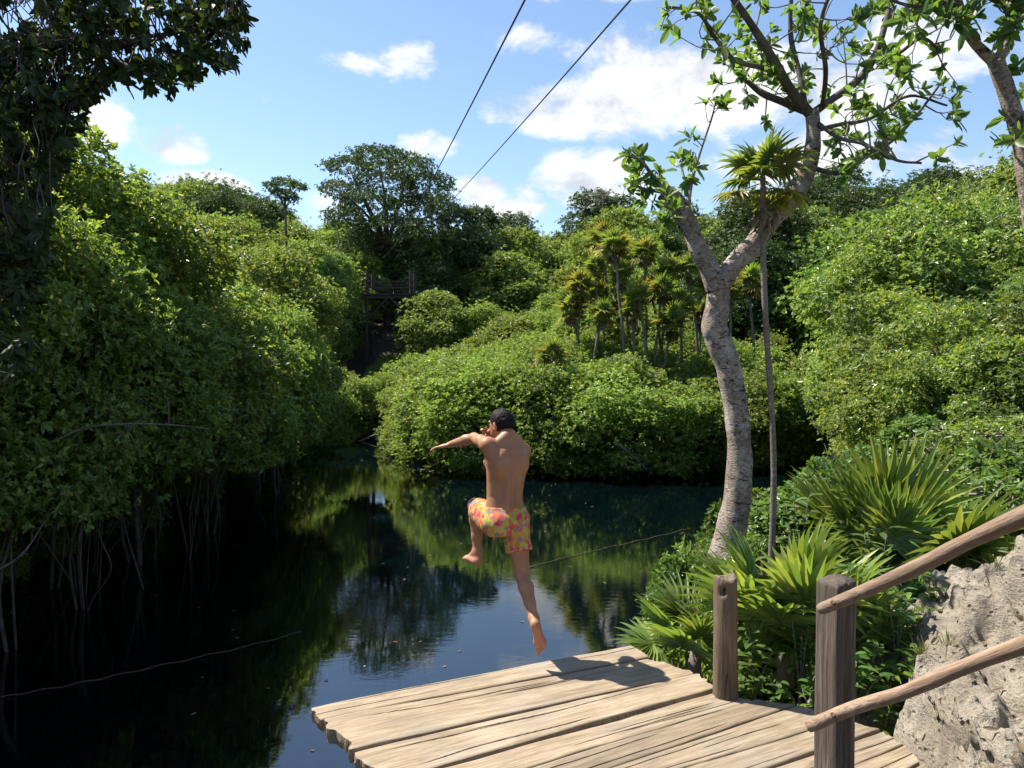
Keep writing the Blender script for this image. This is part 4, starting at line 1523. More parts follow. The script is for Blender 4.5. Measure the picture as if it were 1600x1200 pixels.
def build_forest():
    rng = np.random.default_rng(77)
    # shaded bank: tall mangroves leaning out over the water
    def sp_left(X, Y, d):
        if X > -6 or d < (-3.4 if Y < 38 else -1.2) or d > 26 or Y < 10 or Y > 58 or not in_view(X, Y, 6):
            return None
        return 2.2 if d < 1 else 2.8
    L = scatter(5000, sp_left, (-45, -6, 10, 58), 1)
    fronts = []
    for (X, Y, d) in L:
        z = float(land([[X, Y]])[0])
        s = rng.uniform(0.92, 1.12) * (1.22 if X < -10.8 and Y < 20 else (0.92 if Y < 34 else 1.0))
        edge = d < 0.5
        low_ = Y > 37 and d < 3.5
        o = plant((BANK if low_ else TALL)[rng.integers(3)], 'mangrove_tree', 'low mangrove trailing into the water where the shaded bank bends toward the far inlet' if low_ else 'mangrove standing in the water at the edge of the shaded bank, bare-stemmed below' if edge else 'tall mangrove in the closed thicket behind the waterside row of the shaded bank', 'mangrove',
                  (X, Y, max(z, -0.4)), rng.uniform(0, 6.28), (s * rng.uniform(0.85, 1.2), s * rng.uniform(0.85, 1.2), s * rng.uniform(0.88, 1.08)), 'low mangroves by the far inlet' if low_ else 'waterside mangroves of the shaded bank' if edge else 'inner mangroves of the shaded bank')
        if d < 3.5 and Y < 36:
            fronts.append((X, Y, z))
    for (X, Y, d) in scatter(900, lambda X, Y, d: 2.4 if ((-0.3 if Y < 34 else -1.0) < d < 3.0 and X < -8 and 11 < Y < 58 and in_view(X, Y, 3)) else None, (-20, -8, 11, 58), 9):
        s = rng.uniform(0.5, 0.85)
        plant(BANK[rng.integers(3)], 'mangrove_tree', 'young mangrove growing in the gloom beneath the tall mangroves of the shaded bank', 'mangrove', (X, Y, 0.0), rng.uniform(0, 6.28), s, 'young mangroves in the gloom of the shaded bank')
    # low leafy mangroves on the sunny bank opposite
    def sp_bank(X, Y, d):
        if near_side(np.array([X]), np.array([Y]))[0] > 0.4 or d < -2.0 or d > (24 if -0.05 * Y < X < 0.24 * Y else 6) or X < -9.5 or not in_view(X, Y, 5):
            return None
        return 1.9 if d < 2 else 2.4
    B = scatter(6000, sp_bank, (-9, 40, 34, 76), 2, L)
    for (X, Y, d) in B:
        z = float(land([[X, Y]])[0])
        s = rng.uniform(0.85, 1.15) * (1.0 if d < 9 else 1.2)
        edge = d < 0.4
        plant(BANK[rng.integers(3)], 'mangrove_tree', 'low mangrove trailing its leaves in the water along the sunlit bank' if edge else ('rounded mangrove behind the waterside row of the sunlit bank' if d < 9 else 'rounded mangrove on the smooth slope rising between timber tower and palm grove'), 'mangrove',
              (X, Y, max(z, -0.15)), rng.uniform(0, 6.28), (s * rng.uniform(0.85, 1.3), s * rng.uniform(0.85, 1.3), s * rng.uniform(0.88, 1.1)), 'waterside mangroves of the sunlit bank' if edge else ('inner mangroves of the sunlit bank' if d < 9 else 'mangroves of the sunlit slope'))
    for (X, Y) in ((-8.4, 56.8), (-10.8, 55.0), (-6.4, 57.2), (-9.6, 58.5)):
        s = rng.uniform(0.6, 0.8)
        plant(BANK[rng.integers(3)], 'mangrove_tree', 'small mangrove closing the far end of the pool below the timber tower', 'mangrove', (X, Y, 0), rng.uniform(0, 6.28), s, 'mangroves at the far end of the pool')
    for q in range(12):
        Y = 58 + q * 0.95
        X = P(612, 470, Y)[0] + rng.uniform(-2.6, 2.6)
        s = rng.uniform(0.5, 0.68)
        plant(BANK[rng.integers(3)], 'mangrove_tree', 'low bush covering the ground in front of the timber tower', 'bush', (X, Y, float(land([[X, Y]])[0]) - 0.1), rng.uniform(0, 6.28), s, 'low bushes in front of the timber tower')
    # hill woods behind both banks
    def sp_hill(X, Y, d):
        if near_side(np.array([X]), np.array([Y]))[0] > 0.4 or d < 8 or Y < 40 or not in_view(X, Y, 6):
            return None
        if abs(X - P(612, 470, Y)[0]) < 3.6 and 57 < Y < 80:
            return None
        return 3.6 + max(0, Y - 55) * 0.05
    Hh = scatter(9000, sp_hill, (-75, 80, 40, 118), 3, L + B)
    for (X, Y, d) in Hh:
        z = float(land([[X, Y]])[0])
        s = rng.uniform(0.85, 1.15) * (1 + max(0, Y - 60) * 0.006) * float(np.interp(X / Y, [-0.40, -0.30, -0.20, -0.08, -0.03, 0.10, 0.20, 0.32], [1.35, 1.25, 1.0, 1.0, 1.4 if Y > 72 else 1.0, 1.4 if Y > 72 else 1.0, 1.25, 1.5]))
        dk = 0.20 if -0.22 * Y < X < -0.03 * Y else (0.13 if X > 0.24 * Y else (0.10 if Y > 80 else 0.03))
        v = rng.choice(5, p=[(1 - 2 * dk) / 3] * 3 + [dk, dk])
        dark = v >= 3
        where = 'on the rise behind the shaded thicket' if X < -0.16 * Y else ('on the rise around the timber tower' if X < -0.04 * Y else 'on the rise behind the palm grove')
        plant(HILL[v], 'forest_tree', ('dark-leaved forest tree in the canopy ' if dark else 'mid-green forest tree in the canopy ') + where, 'tree',
              (X, Y, z - 0.2), rng.uniform(0, 6.28), (s * rng.uniform(0.85, 1.3), s * rng.uniform(0.85, 1.3), s * rng.uniform(0.88, 1.1)), ('dark trees ' if dark else 'green trees ') + where)
    # brighter scrub on the slope behind the platform
    def sp_slope(X, Y, d):
        if near_side(np.array([X]), np.array([Y]))[0] < 0.4 or d < 1.0 or Y < 13.5 or not in_view(X, Y, 4) or X < 0.475 * Y + 0.3:
            return None
        return 1.4 if Y < 20 else 2.4
    Sl = scatter(5000, sp_slope, (3, 45, 13.5, 46), 4)
    for (X, Y, d) in Sl:
        z = float(land([[X, Y]])[0])
        s = rng.uniform(0.8, 1.2) * float(np.interp(Y, [13, 18, 24, 30], [0.5, 0.65, 1.15, 1.7]))
        if Y > 22 and rng.random() < 0.72:
            v = int(rng.choice(5, p=[0.28, 0.26, 0.24, 0.11, 0.11]))
            s *= 0.72
            plant(HILL[v], 'forest_tree', 'dark-leaved tree standing in the scrub high on the slope behind the outcrop' if v > 2 else 'mid-green tree standing in the scrub high on the slope behind the outcrop', 'tree',
                  (X, Y, z - 0.2), rng.uniform(0, 6.28), (s, s, s * rng.uniform(0.9, 1.2)), 'dark trees high on the slope' if v > 2 else 'green trees high on the slope')
            continue
        v = int(rng.integers(3))
        plant(SLOPE[v], 'scrub_tree', ['yellow-green scrub tree on the slope behind the outcrop', 'fresh green scrub tree on the slope behind the outcrop', 'deep green scrub tree on the slope behind the outcrop'][v], 'tree',
              (X, Y, z - 0.15), rng.uniform(0, 6.28), (s * rng.uniform(0.85, 1.3), s * rng.uniform(0.85, 1.3), s * rng.uniform(0.85, 1.15)), ['yellow-green slope scrub', 'fresh green slope scrub', 'deep green slope scrub'][v])
    return fronts


FRONTS = build_forest()


def build_roots():
    """bare stems and aerial roots hanging into the water under the shaded bank"""
    rng = np.random.default_rng(31)
    meshes = []
    for i in range(6):
        H = 4.2
        z = np.linspace(0, H, 22)
        q = np.stack([0.5 * fbm(np.stack([z * 0.5, z * 0, z * 0 + i], 1), 2, i) + (0.12 * i - 0.3) * (z / H) ** 2, 0.4 * fbm(np.stack([z * 0.5, z * 0 + 4, z * 0 + i], 1), 2, i + 9), z - 0.5], 1)
        meshes.append(tube(MB(), q, np.linspace(0.020, 0.011, 22) * (0.6 + 0.18 * i), 6, 0.12, 5, i).mesh('aerial_root', M_ROOT, True))
    sh = (WATER_XY[23:31] + np.array([2.6, 0]))[::-1]     # waterline of the shaded bank, near to far
    s = np.sort(rng.uniform(0, len(sh) - 1.001, 80))
    for k, q in enumerate(s):
        i = int(q)
        p = sh[i] * (1 - (q - i)) + sh[i + 1] * (q - i)
        if p[1] < 9 or p[1] > 36:
            continue
        x, y = p[0] + rng.uniform(-2.2, 1.0), p[1] + rng.uniform(-0.8, 0.8)
        if not in_view(x, y, 0.5):
            continue
        o = obj('aerial_root', meshes[rng.integers(6)], None, (x, y, 0), (rng.normal(0, 0.10), rng.normal(0, 0.12), rng.uniform(0, 6.28)), (1, 1, rng.uniform(0.7, 1.8)))
        tag(o, 'thin pale aerial root hanging down into dark water under the mangroves', 'root', 'aerial roots of the shaded bank')
    # pale dead branches leaning out of the thicket and at the end of the pool
    for k, (a, b, c, lab) in enumerate((
            (P(100, 560, 14.5), P(180, 640, 14.2), P(215, 700, 14.0), 'bare arching dead branch in front of the dark mangrove thicket'),
            (P(60, 700, 13), P(165, 662, 13.5), P(330, 668, 14.5), 'long bare horizontal branch under the shaded mangroves'),
            (P(-20, 900, 12.5), P(40, 860, 12.8), P(95, 770, 13.2), 'curved bare stem rising out of the water beside the shaded bank'),
            (P(672, 690, 51), P(668, 665, 51), P(676, 648, 51.2), 'pale dead stub standing at the far end of the pool'),
            (P(560, 690, 50), P(610, 672, 51), P(655, 668, 52), 'pale driftwood branch lying at the far end of the pool'),
            (P(960, 690, 33.6), P(990, 712, 33.4), P(1012, 735, 33.2), 'thin pale branch dipping to the water below the sunlit mangroves'))):
        pts = spline([a, b, c], 26)
        pts = pts + 0.012 * (np.linalg.norm(c - a)) * fbm(pts * 1.4, 2, k)[:, None] * np.array([1, 1, 1.0])
        mb = MB()
        r = 0.028 if k < 3 else 0.07
        tube(mb, pts - a, np.linspace(r, r * 0.35, 26), 6, 0.1, 5, k)
        for j in (9, 15, 20):
            e = nrm(rng.normal(0, 1, 3)) * 0.18 * np.linalg.norm(c - a)
            tube(mb, np.array([pts[j], pts[j] + e * 0.5 + rng.normal(0, 0.03, 3), pts[j] + e]) - a, np.array([r * 0.5, r * 0.35, r * 0.15]), 5)
        o = obj('dead_branch', mb.mesh('dead_branch', M_TWIG, True), None, a)
        tag(o, lab, 'branch')


build_roots()


# ------------------------------------------------------------------ fan palms
def frond_mesh(seed, L, n, span, pet, mat, droop=0.12, width=None, lift=0.0):
    """one fan leaf: petiole along +X, then n pointed segments"""
    rng = np.random.default_rng(seed)
    mb = MB()
    px_ = np.linspace(0, pet, 6)
    tube(mb, np.stack([px_, 0 * px_, -0.10 * (px_ / max(pet, 1e-3)) ** 2 * pet], 1), np.linspace(0.012, 0.007, 6) * (L / 0.6), 5)
    hub = np.array([pet, 0, -0.10 * pet])
    wd = width or 1.9 * L * math.radians(span) / n * 0.42
    for i in range(n):
        a = math.radians(-span / 2 + span * (i + 0.5) / n) + rng.normal(0, 0.02)
        l = L * (1 - 0.25 * abs(a) / math.radians(span / 2)) * rng.uniform(0.9, 1.06)
        d = np.array([math.cos(a), math.sin(a), lift + 0.18 * math.cos(a * 0.9) + rng.normal(0, 0.05)])
        d = d / np.linalg.norm(d)
        s = np.array([-math.sin(a), math.cos(a), 0])
        N = np.cross(d, s)
        rows = []
        dr = droop * rng.uniform(0.5, 1.8)
        for t, w in ((0.04, 0.12), (0.34, 0.50), (0.55, 0.36), (0.8, 0.17), (1.0, 0.01)):
            c = hub + d * l * t - np.array([0, 0, 1.0]) * l * dr * t ** 3
            rows.append([c + s * wd * w + N * wd * 0.38 * w * 2, c, c - s * wd * w + N * wd * 0.38 * w * 2])
        V = np.array(rows).reshape(-1, 3)
        f = []
        for r in range(4):
            for c in range(2):
                f.append([r * 3 + c, r * 3 + c + 1, r * 3 + c + 4, r * 3 + c + 3])
        mb.add(V, np.array(f))
    return mb.mesh('frond', mat, False)


FR_G = [frond_mesh(i, 0.62, 26, 300, 0.55, L_FAN, 0.12) for i in range(2)]
FR_BIG = [frond_mesh(10 + i, 0.85, 28, 270, 0.75, L_FAN, 0.08) for i in range(2)]
FR_Y = [frond_mesh(20, 0.50, 22, 290, 0.40, L_FANY, 0.30)]
FR_D = [frond_mesh(30, 0.42, 14, 120, 0.30, L_DEAD, 0.6)]
FR_S = [frond_mesh(40, 0.50, 24, 300, 0.30, L_FAN, 0.15), frond_mesh(41, 0.48, 24, 290, 0.32, L_FAN, 0.25)]
FR_FAR = [frond_mesh(50, 0.95, 24, 300, 0.55, L_FAN, 0.2), frond_mesh(51, 0.95, 24, 300, 0.5, L_FANY, 0.3), frond_mesh(52, 0.85, 10, 140, 0.4, L_DEAD, 0.6)]


def frond(parent, me, at, az, elev, sc=1.0, roll=0.0, name='frond'):
    o = obj(name, me, parent, at)
    o.rotation_euler = (Matrix.Rotation(az, 3, 'Z') @ Matrix.Rotation(-elev, 3, 'Y') @ Matrix.Rotation(roll, 3, 'X')).to_euler()
    o.scale = (sc,) * 3
    return o


def palm(label, base, H, lean, r, n_up, n_old, n_dead, fr, sc, seed, group=None, name='fan_palm'):
    rng = np.random.default_rng(seed)
    t = thing(name, label, 'palm', base, 0, group)
    z = np.linspace(-0.3, H, 24)
    pts = np.stack([lean[0] * (np.maximum(z, 0) / H) ** 1.5 + 0.02 * np.sin(z * 2.1), lean[1] * (np.maximum(z, 0) / H) ** 1.5, z], 1)
    tube_m = tube(MB(), pts, np.linspace(r, r * 0.85, 24), 9, 0.10, 6, seed).mesh('trunk', M_PALMTRUNK, True)
    obj('trunk', tube_m, t)
    top = pts[-1]
    for i in range(n_up):
        frond(t, fr[0][rng.integers(len(fr[0]))], top, i * 2.399 + rng.uniform(-.3, .3), math.radians(78 - 75 * (i / max(1, n_up - 1)) ** 0.8 + rng.uniform(-6, 6)), sc * rng.uniform(0.85, 1.1), rng.uniform(-.3, .3))
    for i in range(n_old):
        frond(t, fr[1][rng.integers(len(fr[1]))], top - np.array([0, 0, 0.06]), i * 2.4 + rng.uniform(0, 1), math.radians(rng.uniform(-45, -5)), sc * rng.uniform(0.85, 1.1), rng.uniform(-.3, .3))
    for i in range(n_dead):
        frond(t, fr[2][rng.integers(len(fr[2]))], top - np.array([0, 0, 0.12]), i * 2.1 + rng.uniform(0, 1), math.radians(rng.uniform(-85, -65)), sc * rng.uniform(0.8, 1.1), 0, 'dead_frond')
    return t


def build_palms():
    # slender palm beside the forked tree
    b = P(1206, 850, 6.7)
    top = P(1190, 275, 6.7)
    palm('slender palm with thin straight trunk in front of the forked tree', b, top[2] - b[2], (top[0] - b[0], 0), 0.028, 8, 4, 4, (FR_S, FR_Y, FR_D), 0.62, 5)
    # bushy fan palms without a trunk
    def clump(label, base, n, fr, sc, seed, el=(25, 80), bias=None):
        rng = np.random.default_rng(seed)
        t = thing('fan_palm', label, 'palm', base)
        obj('trunk', tube(MB(), np.array([[0, 0, -0.3], [0, 0, 0.0], [0.02, 0, 0.14]]), np.array([0.07, 0.06, 0.05]), 8).mesh('trunk', M_PALMTRUNK, True), t)
        for i in range(n):
            frond(t, fr[rng.integers(len(fr))], (rng.uniform(-.04, .04), rng.uniform(-.04, .04), 0.1), i * 2.399 + rng.uniform(-.25, .25),
                  math.radians(rng.uniform(*el)), sc * rng.uniform(0.75, 1.1), rng.uniform(-.5, .5))
        return t
    clump('bushy fan palm with spread yellow-green fans beside the short post', P(1228, 1010, 5.9), 17, FR_G, 0.92, 8, (15, 80))
    clump('large fan palm with tall spiky fans between the forked tree and the slope', P(1390, 925, 7.3), 17, FR_BIG, 0.88, 9, (35, 88))
    clump('young fan palm spilling over the platform edge toward the water', P(1085, 1040, 6.4), 8, FR_G, 0.66, 12, (5, 55))
    clump('small dark fan palm growing at the foot of the squared post', P(1330, 1060, 5.6), 9, FR_G, 0.70, 13, (10, 70))
    # palm grove on the sunlit bank
    rng = np.random.default_rng(6)
    tops = [(908, 440, 540), (928, 410, 520), (955, 385, 530), (975, 425, 525), (1012, 390, 520), (1050, 400, 510), (1078, 410, 515), (1105, 440, 520), (1165, 440, 530),
            (940, 455, 545), (995, 440, 540), (1030, 450, 540), (1062, 455, 535), (895, 470, 540), (860, 545, 590), (1140, 455, 530), (965, 460, 545), (1092, 470, 535), (1020, 425, 530), (945, 372, 520), (935, 482, 550), (985, 480, 550), (1048, 478, 550)]
    for i, (x, y, yb) in enumerate(tops):
        D = 43 + rng.uniform(-1.5, 2.5) if yb < 560 else 38.0
        tp = P(x + rng.uniform(-6, 6), y + rng.uniform(0, 26), D)
        bx = P(x + rng.uniform(-30, 30), yb, D)
        g = float(land([[bx[0], bx[1]]])[0])
        palm('slim thatch palm in the grove rising above the sunlit mangroves' if i != 14 else 'lone low palm poking out of the mangroves below the grove', (bx[0], bx[1], g), tp[2] - g, (tp[0] - bx[0], 0), 0.085,
             10, 3, 3, ([FR_FAR[0], FR_FAR[0], FR_FAR[1]], FR_FAR[1:2], FR_FAR[2:]), rng.uniform(0.65, 0.95), 300 + i, 'palm grove' if i != 14 else None)


build_palms()


# ------------------------------------------------------------------ the forked tree beside the platform
def branch_pts(pix, D, n):
    q = np.array([[*P(x, y, D + dd), r * D / F] for (x, y, r, dd) in pix])
    s = spline(q, n)
    return s[:, :3], np.maximum(s[:, 3], 0.004)


def twigs(rng, tb, path, n, reach, tipsP, tipsT, start=0.25, up=0.4, r=0.008):
    """leafy side shoots off a branch path"""
    for i in range(n):
        q = path[int(rng.uniform(start, 1) * (len(path) - 1))]
        d = nrm(rng.normal(0, 1, 3) + np.array([0, 0, up]))
        l = reach * rng.uniform(0.4, 1.15)
        m = q + d * l * 0.5 + rng.normal(0, 0.04, 3)
        e = q + d * l + np.array([0, 0, rng.uniform(-0.05, 0.10)])
        tube(tb, spline([q, m, e], 6), np.linspace(r, r * 0.4, 6), 5, caps=False)
        tipsP.append(e)
        tipsT.append(nrm(e - m + np.array([0, 0, 0.06])))
        if rng.random() < 0.75:
            d2 = nrm(d + rng.normal(0, 0.6, 3))
            e2 = m + d2 * l * 0.5
            tube(tb, np.array([m, (m + e2) / 2 + rng.normal(0, 0.02, 3), e2]), np.array([r * 0.6, r * 0.5, r * 0.3]), 4, caps=False)
            tipsP.append(e2)
            tipsT.append(nrm(e2 - m + np.array([0, 0, 0.06])))


def leaf_parts(parent, rng, tipsP, tipsT, k, L, W, leafm, root, n_single, spread=(30, 85)):
    """leaves of a near tree: the first n_single are parts of their own, the rest one crown mesh"""
    tP, tT = np.array(tipsP), np.array(tipsT)
    one = MB()
    leaves(one, np.zeros((1, 3)), np.array([[1.0, 0, 0]]), np.array([[0, 0, 1.0]]), 1.0, W / L, True, 0.12)
    lm = one.mesh('leaf', leafm, True)
    count = 0
    order = rng.permutation(len(tP))
    rest = []
    for q in order:
        if count >= n_single:
            rest.append(q)
            continue
        t = tT[q]
        a = nrm(np.cross(t, np.array([0.2, 0.1, 1.0])))
        b = np.cross(t, a)
        ph0 = rng.uniform(0, 6.28)
        for j in range(k):
            ph = ph0 + j * 2.399 + rng.normal(0, 0.2)
            sp = math.radians(rng.uniform(*spread))
            d = t * math.cos(sp) + (a * math.cos(ph) + b * math.sin(ph)) * math.sin(sp)
            N = t - d * np.dot(t, d)
            N = N / (np.linalg.norm(N) + 1e-6)
            s = np.cross(N, d)
            p = tP[q] - t * rng.uniform(0, 0.6) * L - root
            l = L * rng.uniform(0.65, 1.2)
            o = bpy.data.objects.new('leaf', lm)
            COL.objects.link(o)
            o.parent = parent
            o.matrix_local = Matrix([[*(np.array([d, s, N])[:, i] * l), p[i]] for i in range(3)] + [[0, 0, 0, 1]])
            count += 1
    if rest:
        mb = MB()
        rosettes(mb, rng, tP[rest] - root, tT[rest], k, L, W, True, spread, 0.12)
        obj('crown', mb.mesh('crown', leafm, False), parent)


def build_forked_tree():
    D = 7.0
    rng = np.random.default_rng(3)
    base = P(1146, 905, D)
    g = float(land([[base[0], base[1]]])[0])
    root = np.array([base[0], base[1], g])
    t = thing('forked_tree', 'forked pale-barked tree leaning over the water behind the short post', 'tree', root)
    tb = MB()
    tr, rr = branch_pts([(1150, 1010, 34, 0), (1148, 930, 33, 0), (1140, 870, 30, 0), (1139, 845, 27, 0), (1150, 790, 22.5, 0), (1156, 720, 20.5, 0), (1150, 640, 21, 0), (1139, 580, 20.5, 0), (1122, 530, 22, 0), (1116, 508, 22, 0), (1122, 470, 20, 0), (1122, 430, 19, 0)], D, 90)
    rr = rr * (1 + 0.05 * fbm(np.stack([np.arange(90) * 0.13, np.zeros(90), np.zeros(90)], 1), 3, 7))
    rr[8:26] *= 1 + 0.18 * np.exp(-((np.arange(8, 26) - 17) / 4.0) ** 2)
    rr = rr * 0.92
    tube(tb, tr - root, rr, 22, 0.07, 6, 4)
    lf, lr = branch_pts([(1124, 452, 19, 0), (1108, 418, 16, 0), (1090, 385, 14, 0), (1076, 350, 13, 0.05), (1062, 322, 15, 0.05), (1046, 308, 16, 0.05), (1034, 300, 13, 0.05)], D, 40)
    rf, rf_r = branch_pts([(1120, 455, 18, 0), (1148, 412, 15, 0), (1178, 382, 17, 0), (1202, 345, 17, 0.0), (1232, 312, 17, 0.05), (1256, 278, 15, 0.1), (1268, 240, 12.5, 0.1), (1271, 205, 11, 0.1), (1268, 172, 11, 0.1)], D, 60)
    tube(tb, lf - root, lr, 16, 0.10, 7, 5)
    tube(tb, rf - root, rf_r, 16, 0.08, 7, 6)
    obj('trunk', tb.mesh('trunk', M_PALE, True), t)
    limbs = [
        [(1268, 180, 8, .1), (1243, 152, 8, 0), (1222, 118, 7.5, -.1), (1200, 80, 7, -.2), (1172, 35, 5.5, -.3), (1140, -10, 4.5, -.3), (1110, -50, 3, -.3)],
        [(1262, 176, 6, .1), (1225, 160, 6, .2), (1192, 146, 5.5, .3), (1165, 125, 4, .4), (1148, 112, 3, .4)],
        [(1258, 168, 5, .1), (1250, 120, 4.5, .2), (1236, 60, 4, .3), (1236, 0, 3.5, .3), (1242, -60, 3, .3)],
        [(1272, 175, 6.5, .1), (1300, 155, 6, .2), (1335, 130, 6, .3), (1362, 98, 6, .4), (1380, 50, 5, .4), (1392, 0, 4, .5), (1400, -50, 3, .5)],
        [(1268, 262, 4, .1), (1310, 270, 3.5, 0), (1350, 248, 3, -.1), (1400, 215, 2.5, -.2), (1440, 170, 2, -.2), (1470, 130, 1.6, -.2)],
        [(1270, 205, 4, .1), (1310, 195, 3.5, .3), (1360, 185, 3, .5), (1420, 150, 2.5, .6), (1480, 165, 1.8, .6)],
        [(1215, 110, 4, -.1), (1150, 95, 3.5, -.3), (1118, 60, 3, -.4), (1090, 20, 2.5, -.4), (1040, 10, 1.8, -.4)],
        [(1285, 165, 4, .1), (1290, 110, 3.5, -.3), (1282, 40, 3, -.4), (1300, -20, 2.5, -.5)],
        [(1370, 80, 3.5, .4), (1400, 85, 3, .1), (1440, 60, 2.5, -.1), (1470, 80, 1.8, -.2)],
        [(1275, 190, 3.5, .1), (1310, 215, 3, -.3), (1350, 225, 2.5, -.6), (1400, 250, 2, -.8), (1440, 255, 1.6, -.9)],
    ]
    tipsP, tipsT = [], []
    tw = MB()
    for k, pix in enumerate(limbs):
        p, r = branch_pts(pix, D, 30)
        lb = tube(MB(), p - root, r, 9, 0.08, 9, 20 + k)
        obj('limb', lb.mesh('limb', M_BARK, True), t)
        twigs(rng, tw, p - root, (12, 10, 10, 12, 10, 12, 13, 11, 12, 10)[k], 0.42, tipsP, tipsT, 0.3)
    # shoots on the sawn-off fork
    for pix in ([(1040, 300, 3.5, 0), (1020, 275, 3, 0), (1000, 250, 2.5, -.1), (975, 242, 2, -.1)], [(1075, 322, 3, 0), (1082, 280, 2.5, .05), (1095, 235, 2, .1), (1112, 185, 1.5, .1), (1118, 160, 1, .1)],
                [(1045, 305, 3, 0), (1035, 320, 2.5, -.3), (1030, 340, 2, -.5), (1040, 350, 1.5, -.6)], [(1078, 315, 2.5, 0), (1068, 275, 2, .2), (1060, 240, 1.5, .3)],
                [(1036, 300, 3, 0), (1005, 295, 2.5, .1), (985, 285, 1.6, .2)]):
        p, r = branch_pts(pix, D, 16)
        obj('shoot', tube(MB(), p - root, r, 6).mesh('shoot', M_TWIG, True), t)
        twigs(rng, tw, p - root, 5, 0.15, tipsP, tipsT, 0.25, 0.3, 0.005)
        tipsP.append(p[-1] - root)
        tipsT.append(nrm(p[-1] - p[-3]))
    obj('twigs', tw.mesh('twigs', M_TWIG, True), t)['kind'] = 'stuff'
    leaf_parts(t, rng, np.array(tipsP) + root, tipsT, 7, 0.122, 0.050, L_TREE, root, 290)


build_forked_tree()


def build_corner_tree():
    """tree whose upper fork shows at the frame's corner over the slope"""
    D = 6.2
    rng = np.random.default_rng(14)
    b = P(1640, 620, D)
    g = 3.9
    root = np.array([b[0], b[1], g])
    t = thing('slender_tree', 'slender grey tree forking high above the handrail stairs', 'tree', root)
    tb = MB()
    p0 = np.array([*P(1660, 900, D)])
    q, r = branch_pts([(1665, 960, 17, 0), (1650, 700, 16, 0), (1630, 480, 15, 0), (1610, 320, 14, 0), (1594, 215, 13, 0), (1575, 150, 12.5, 0), (1556, 95, 13, 0)], D, 60)
    tube(tb, q - root, r, 14, 0.08, 6, 2)
    a, ra = branch_pts([(1560, 102, 9, 0), (1535, 80, 8, 0), (1515, 55, 7, -.1), (1503, 20, 6, -.1), (1480, -40, 5, -.2), (1440, -90, 4, -.2)], D, 24)
    c, rc = branch_pts([(1556, 100, 9, 0), (1572, 70, 9, 0), (1576, 35, 8, 0), (1582, -20, 7, .1), (1600, -90, 5, .1)], D, 24)
    tube(tb, a - root, ra, 10, 0.08, 8, 3)
    tube(tb, c - root, rc, 10, 0.08, 8, 4)
    obj('trunk', tb.mesh('trunk', M_PALE, True), t)
    tw = MB()
    tP, tT = [], []
    for pix, n in (([(1500, 10, 4, -.1), (1470, 5, 3, -.2), (1430, 10, 2.5, -.3), (1390, 0, 2, -.4)], 12), ([(1495, -10, 4, 0), (1450, -40, 3, .2), (1410, -40, 2, .4)], 12),
                   ([(1578, 20, 4, 0), (1560, 5, 3, -.2), (1530, -10, 2.5, -.3)], 9), ([(1590, -40, 4, 0), (1610, 0, 3, -.2), (1625, 30, 2, -.4)], 9),
                   ([(1594, 215, 4, 0), (1625, 150, 3, .1), (1610, 100, 2, .1)], 7), ([(1596, 250, 4, 0), (1640, 200, 3, -.1), (1660, 150, 2, -.1)], 6)):
        p, r = branch_pts(pix, D, 18)
        obj('limb', tube(MB(), p - root, r, 7).mesh('limb', M_BARK, True), t)
        twigs(rng, tw, p - root, n, 0.26, tP, tT, 0.2, 0.1)
    obj('twigs', tw.mesh('twigs', M_TWIG, True), t)['kind'] = 'stuff'
    leaf_parts(t, rng, np.array(tP) + root, tT, 7, 0.145, 0.055, L_TREE, root, 120)


build_corner_tree()


def inpoly(poly, x, y):
    ins = False
    n = len(poly)
    for i in range(n):
        (x0, y0), (x1, y1) = poly[i], poly[(i + 1) % n]
        if (y0 > y) != (y1 > y) and x < (x1 - x0) * (y - y0) / (y1 - y0) + x0:
            ins = not ins
    return ins


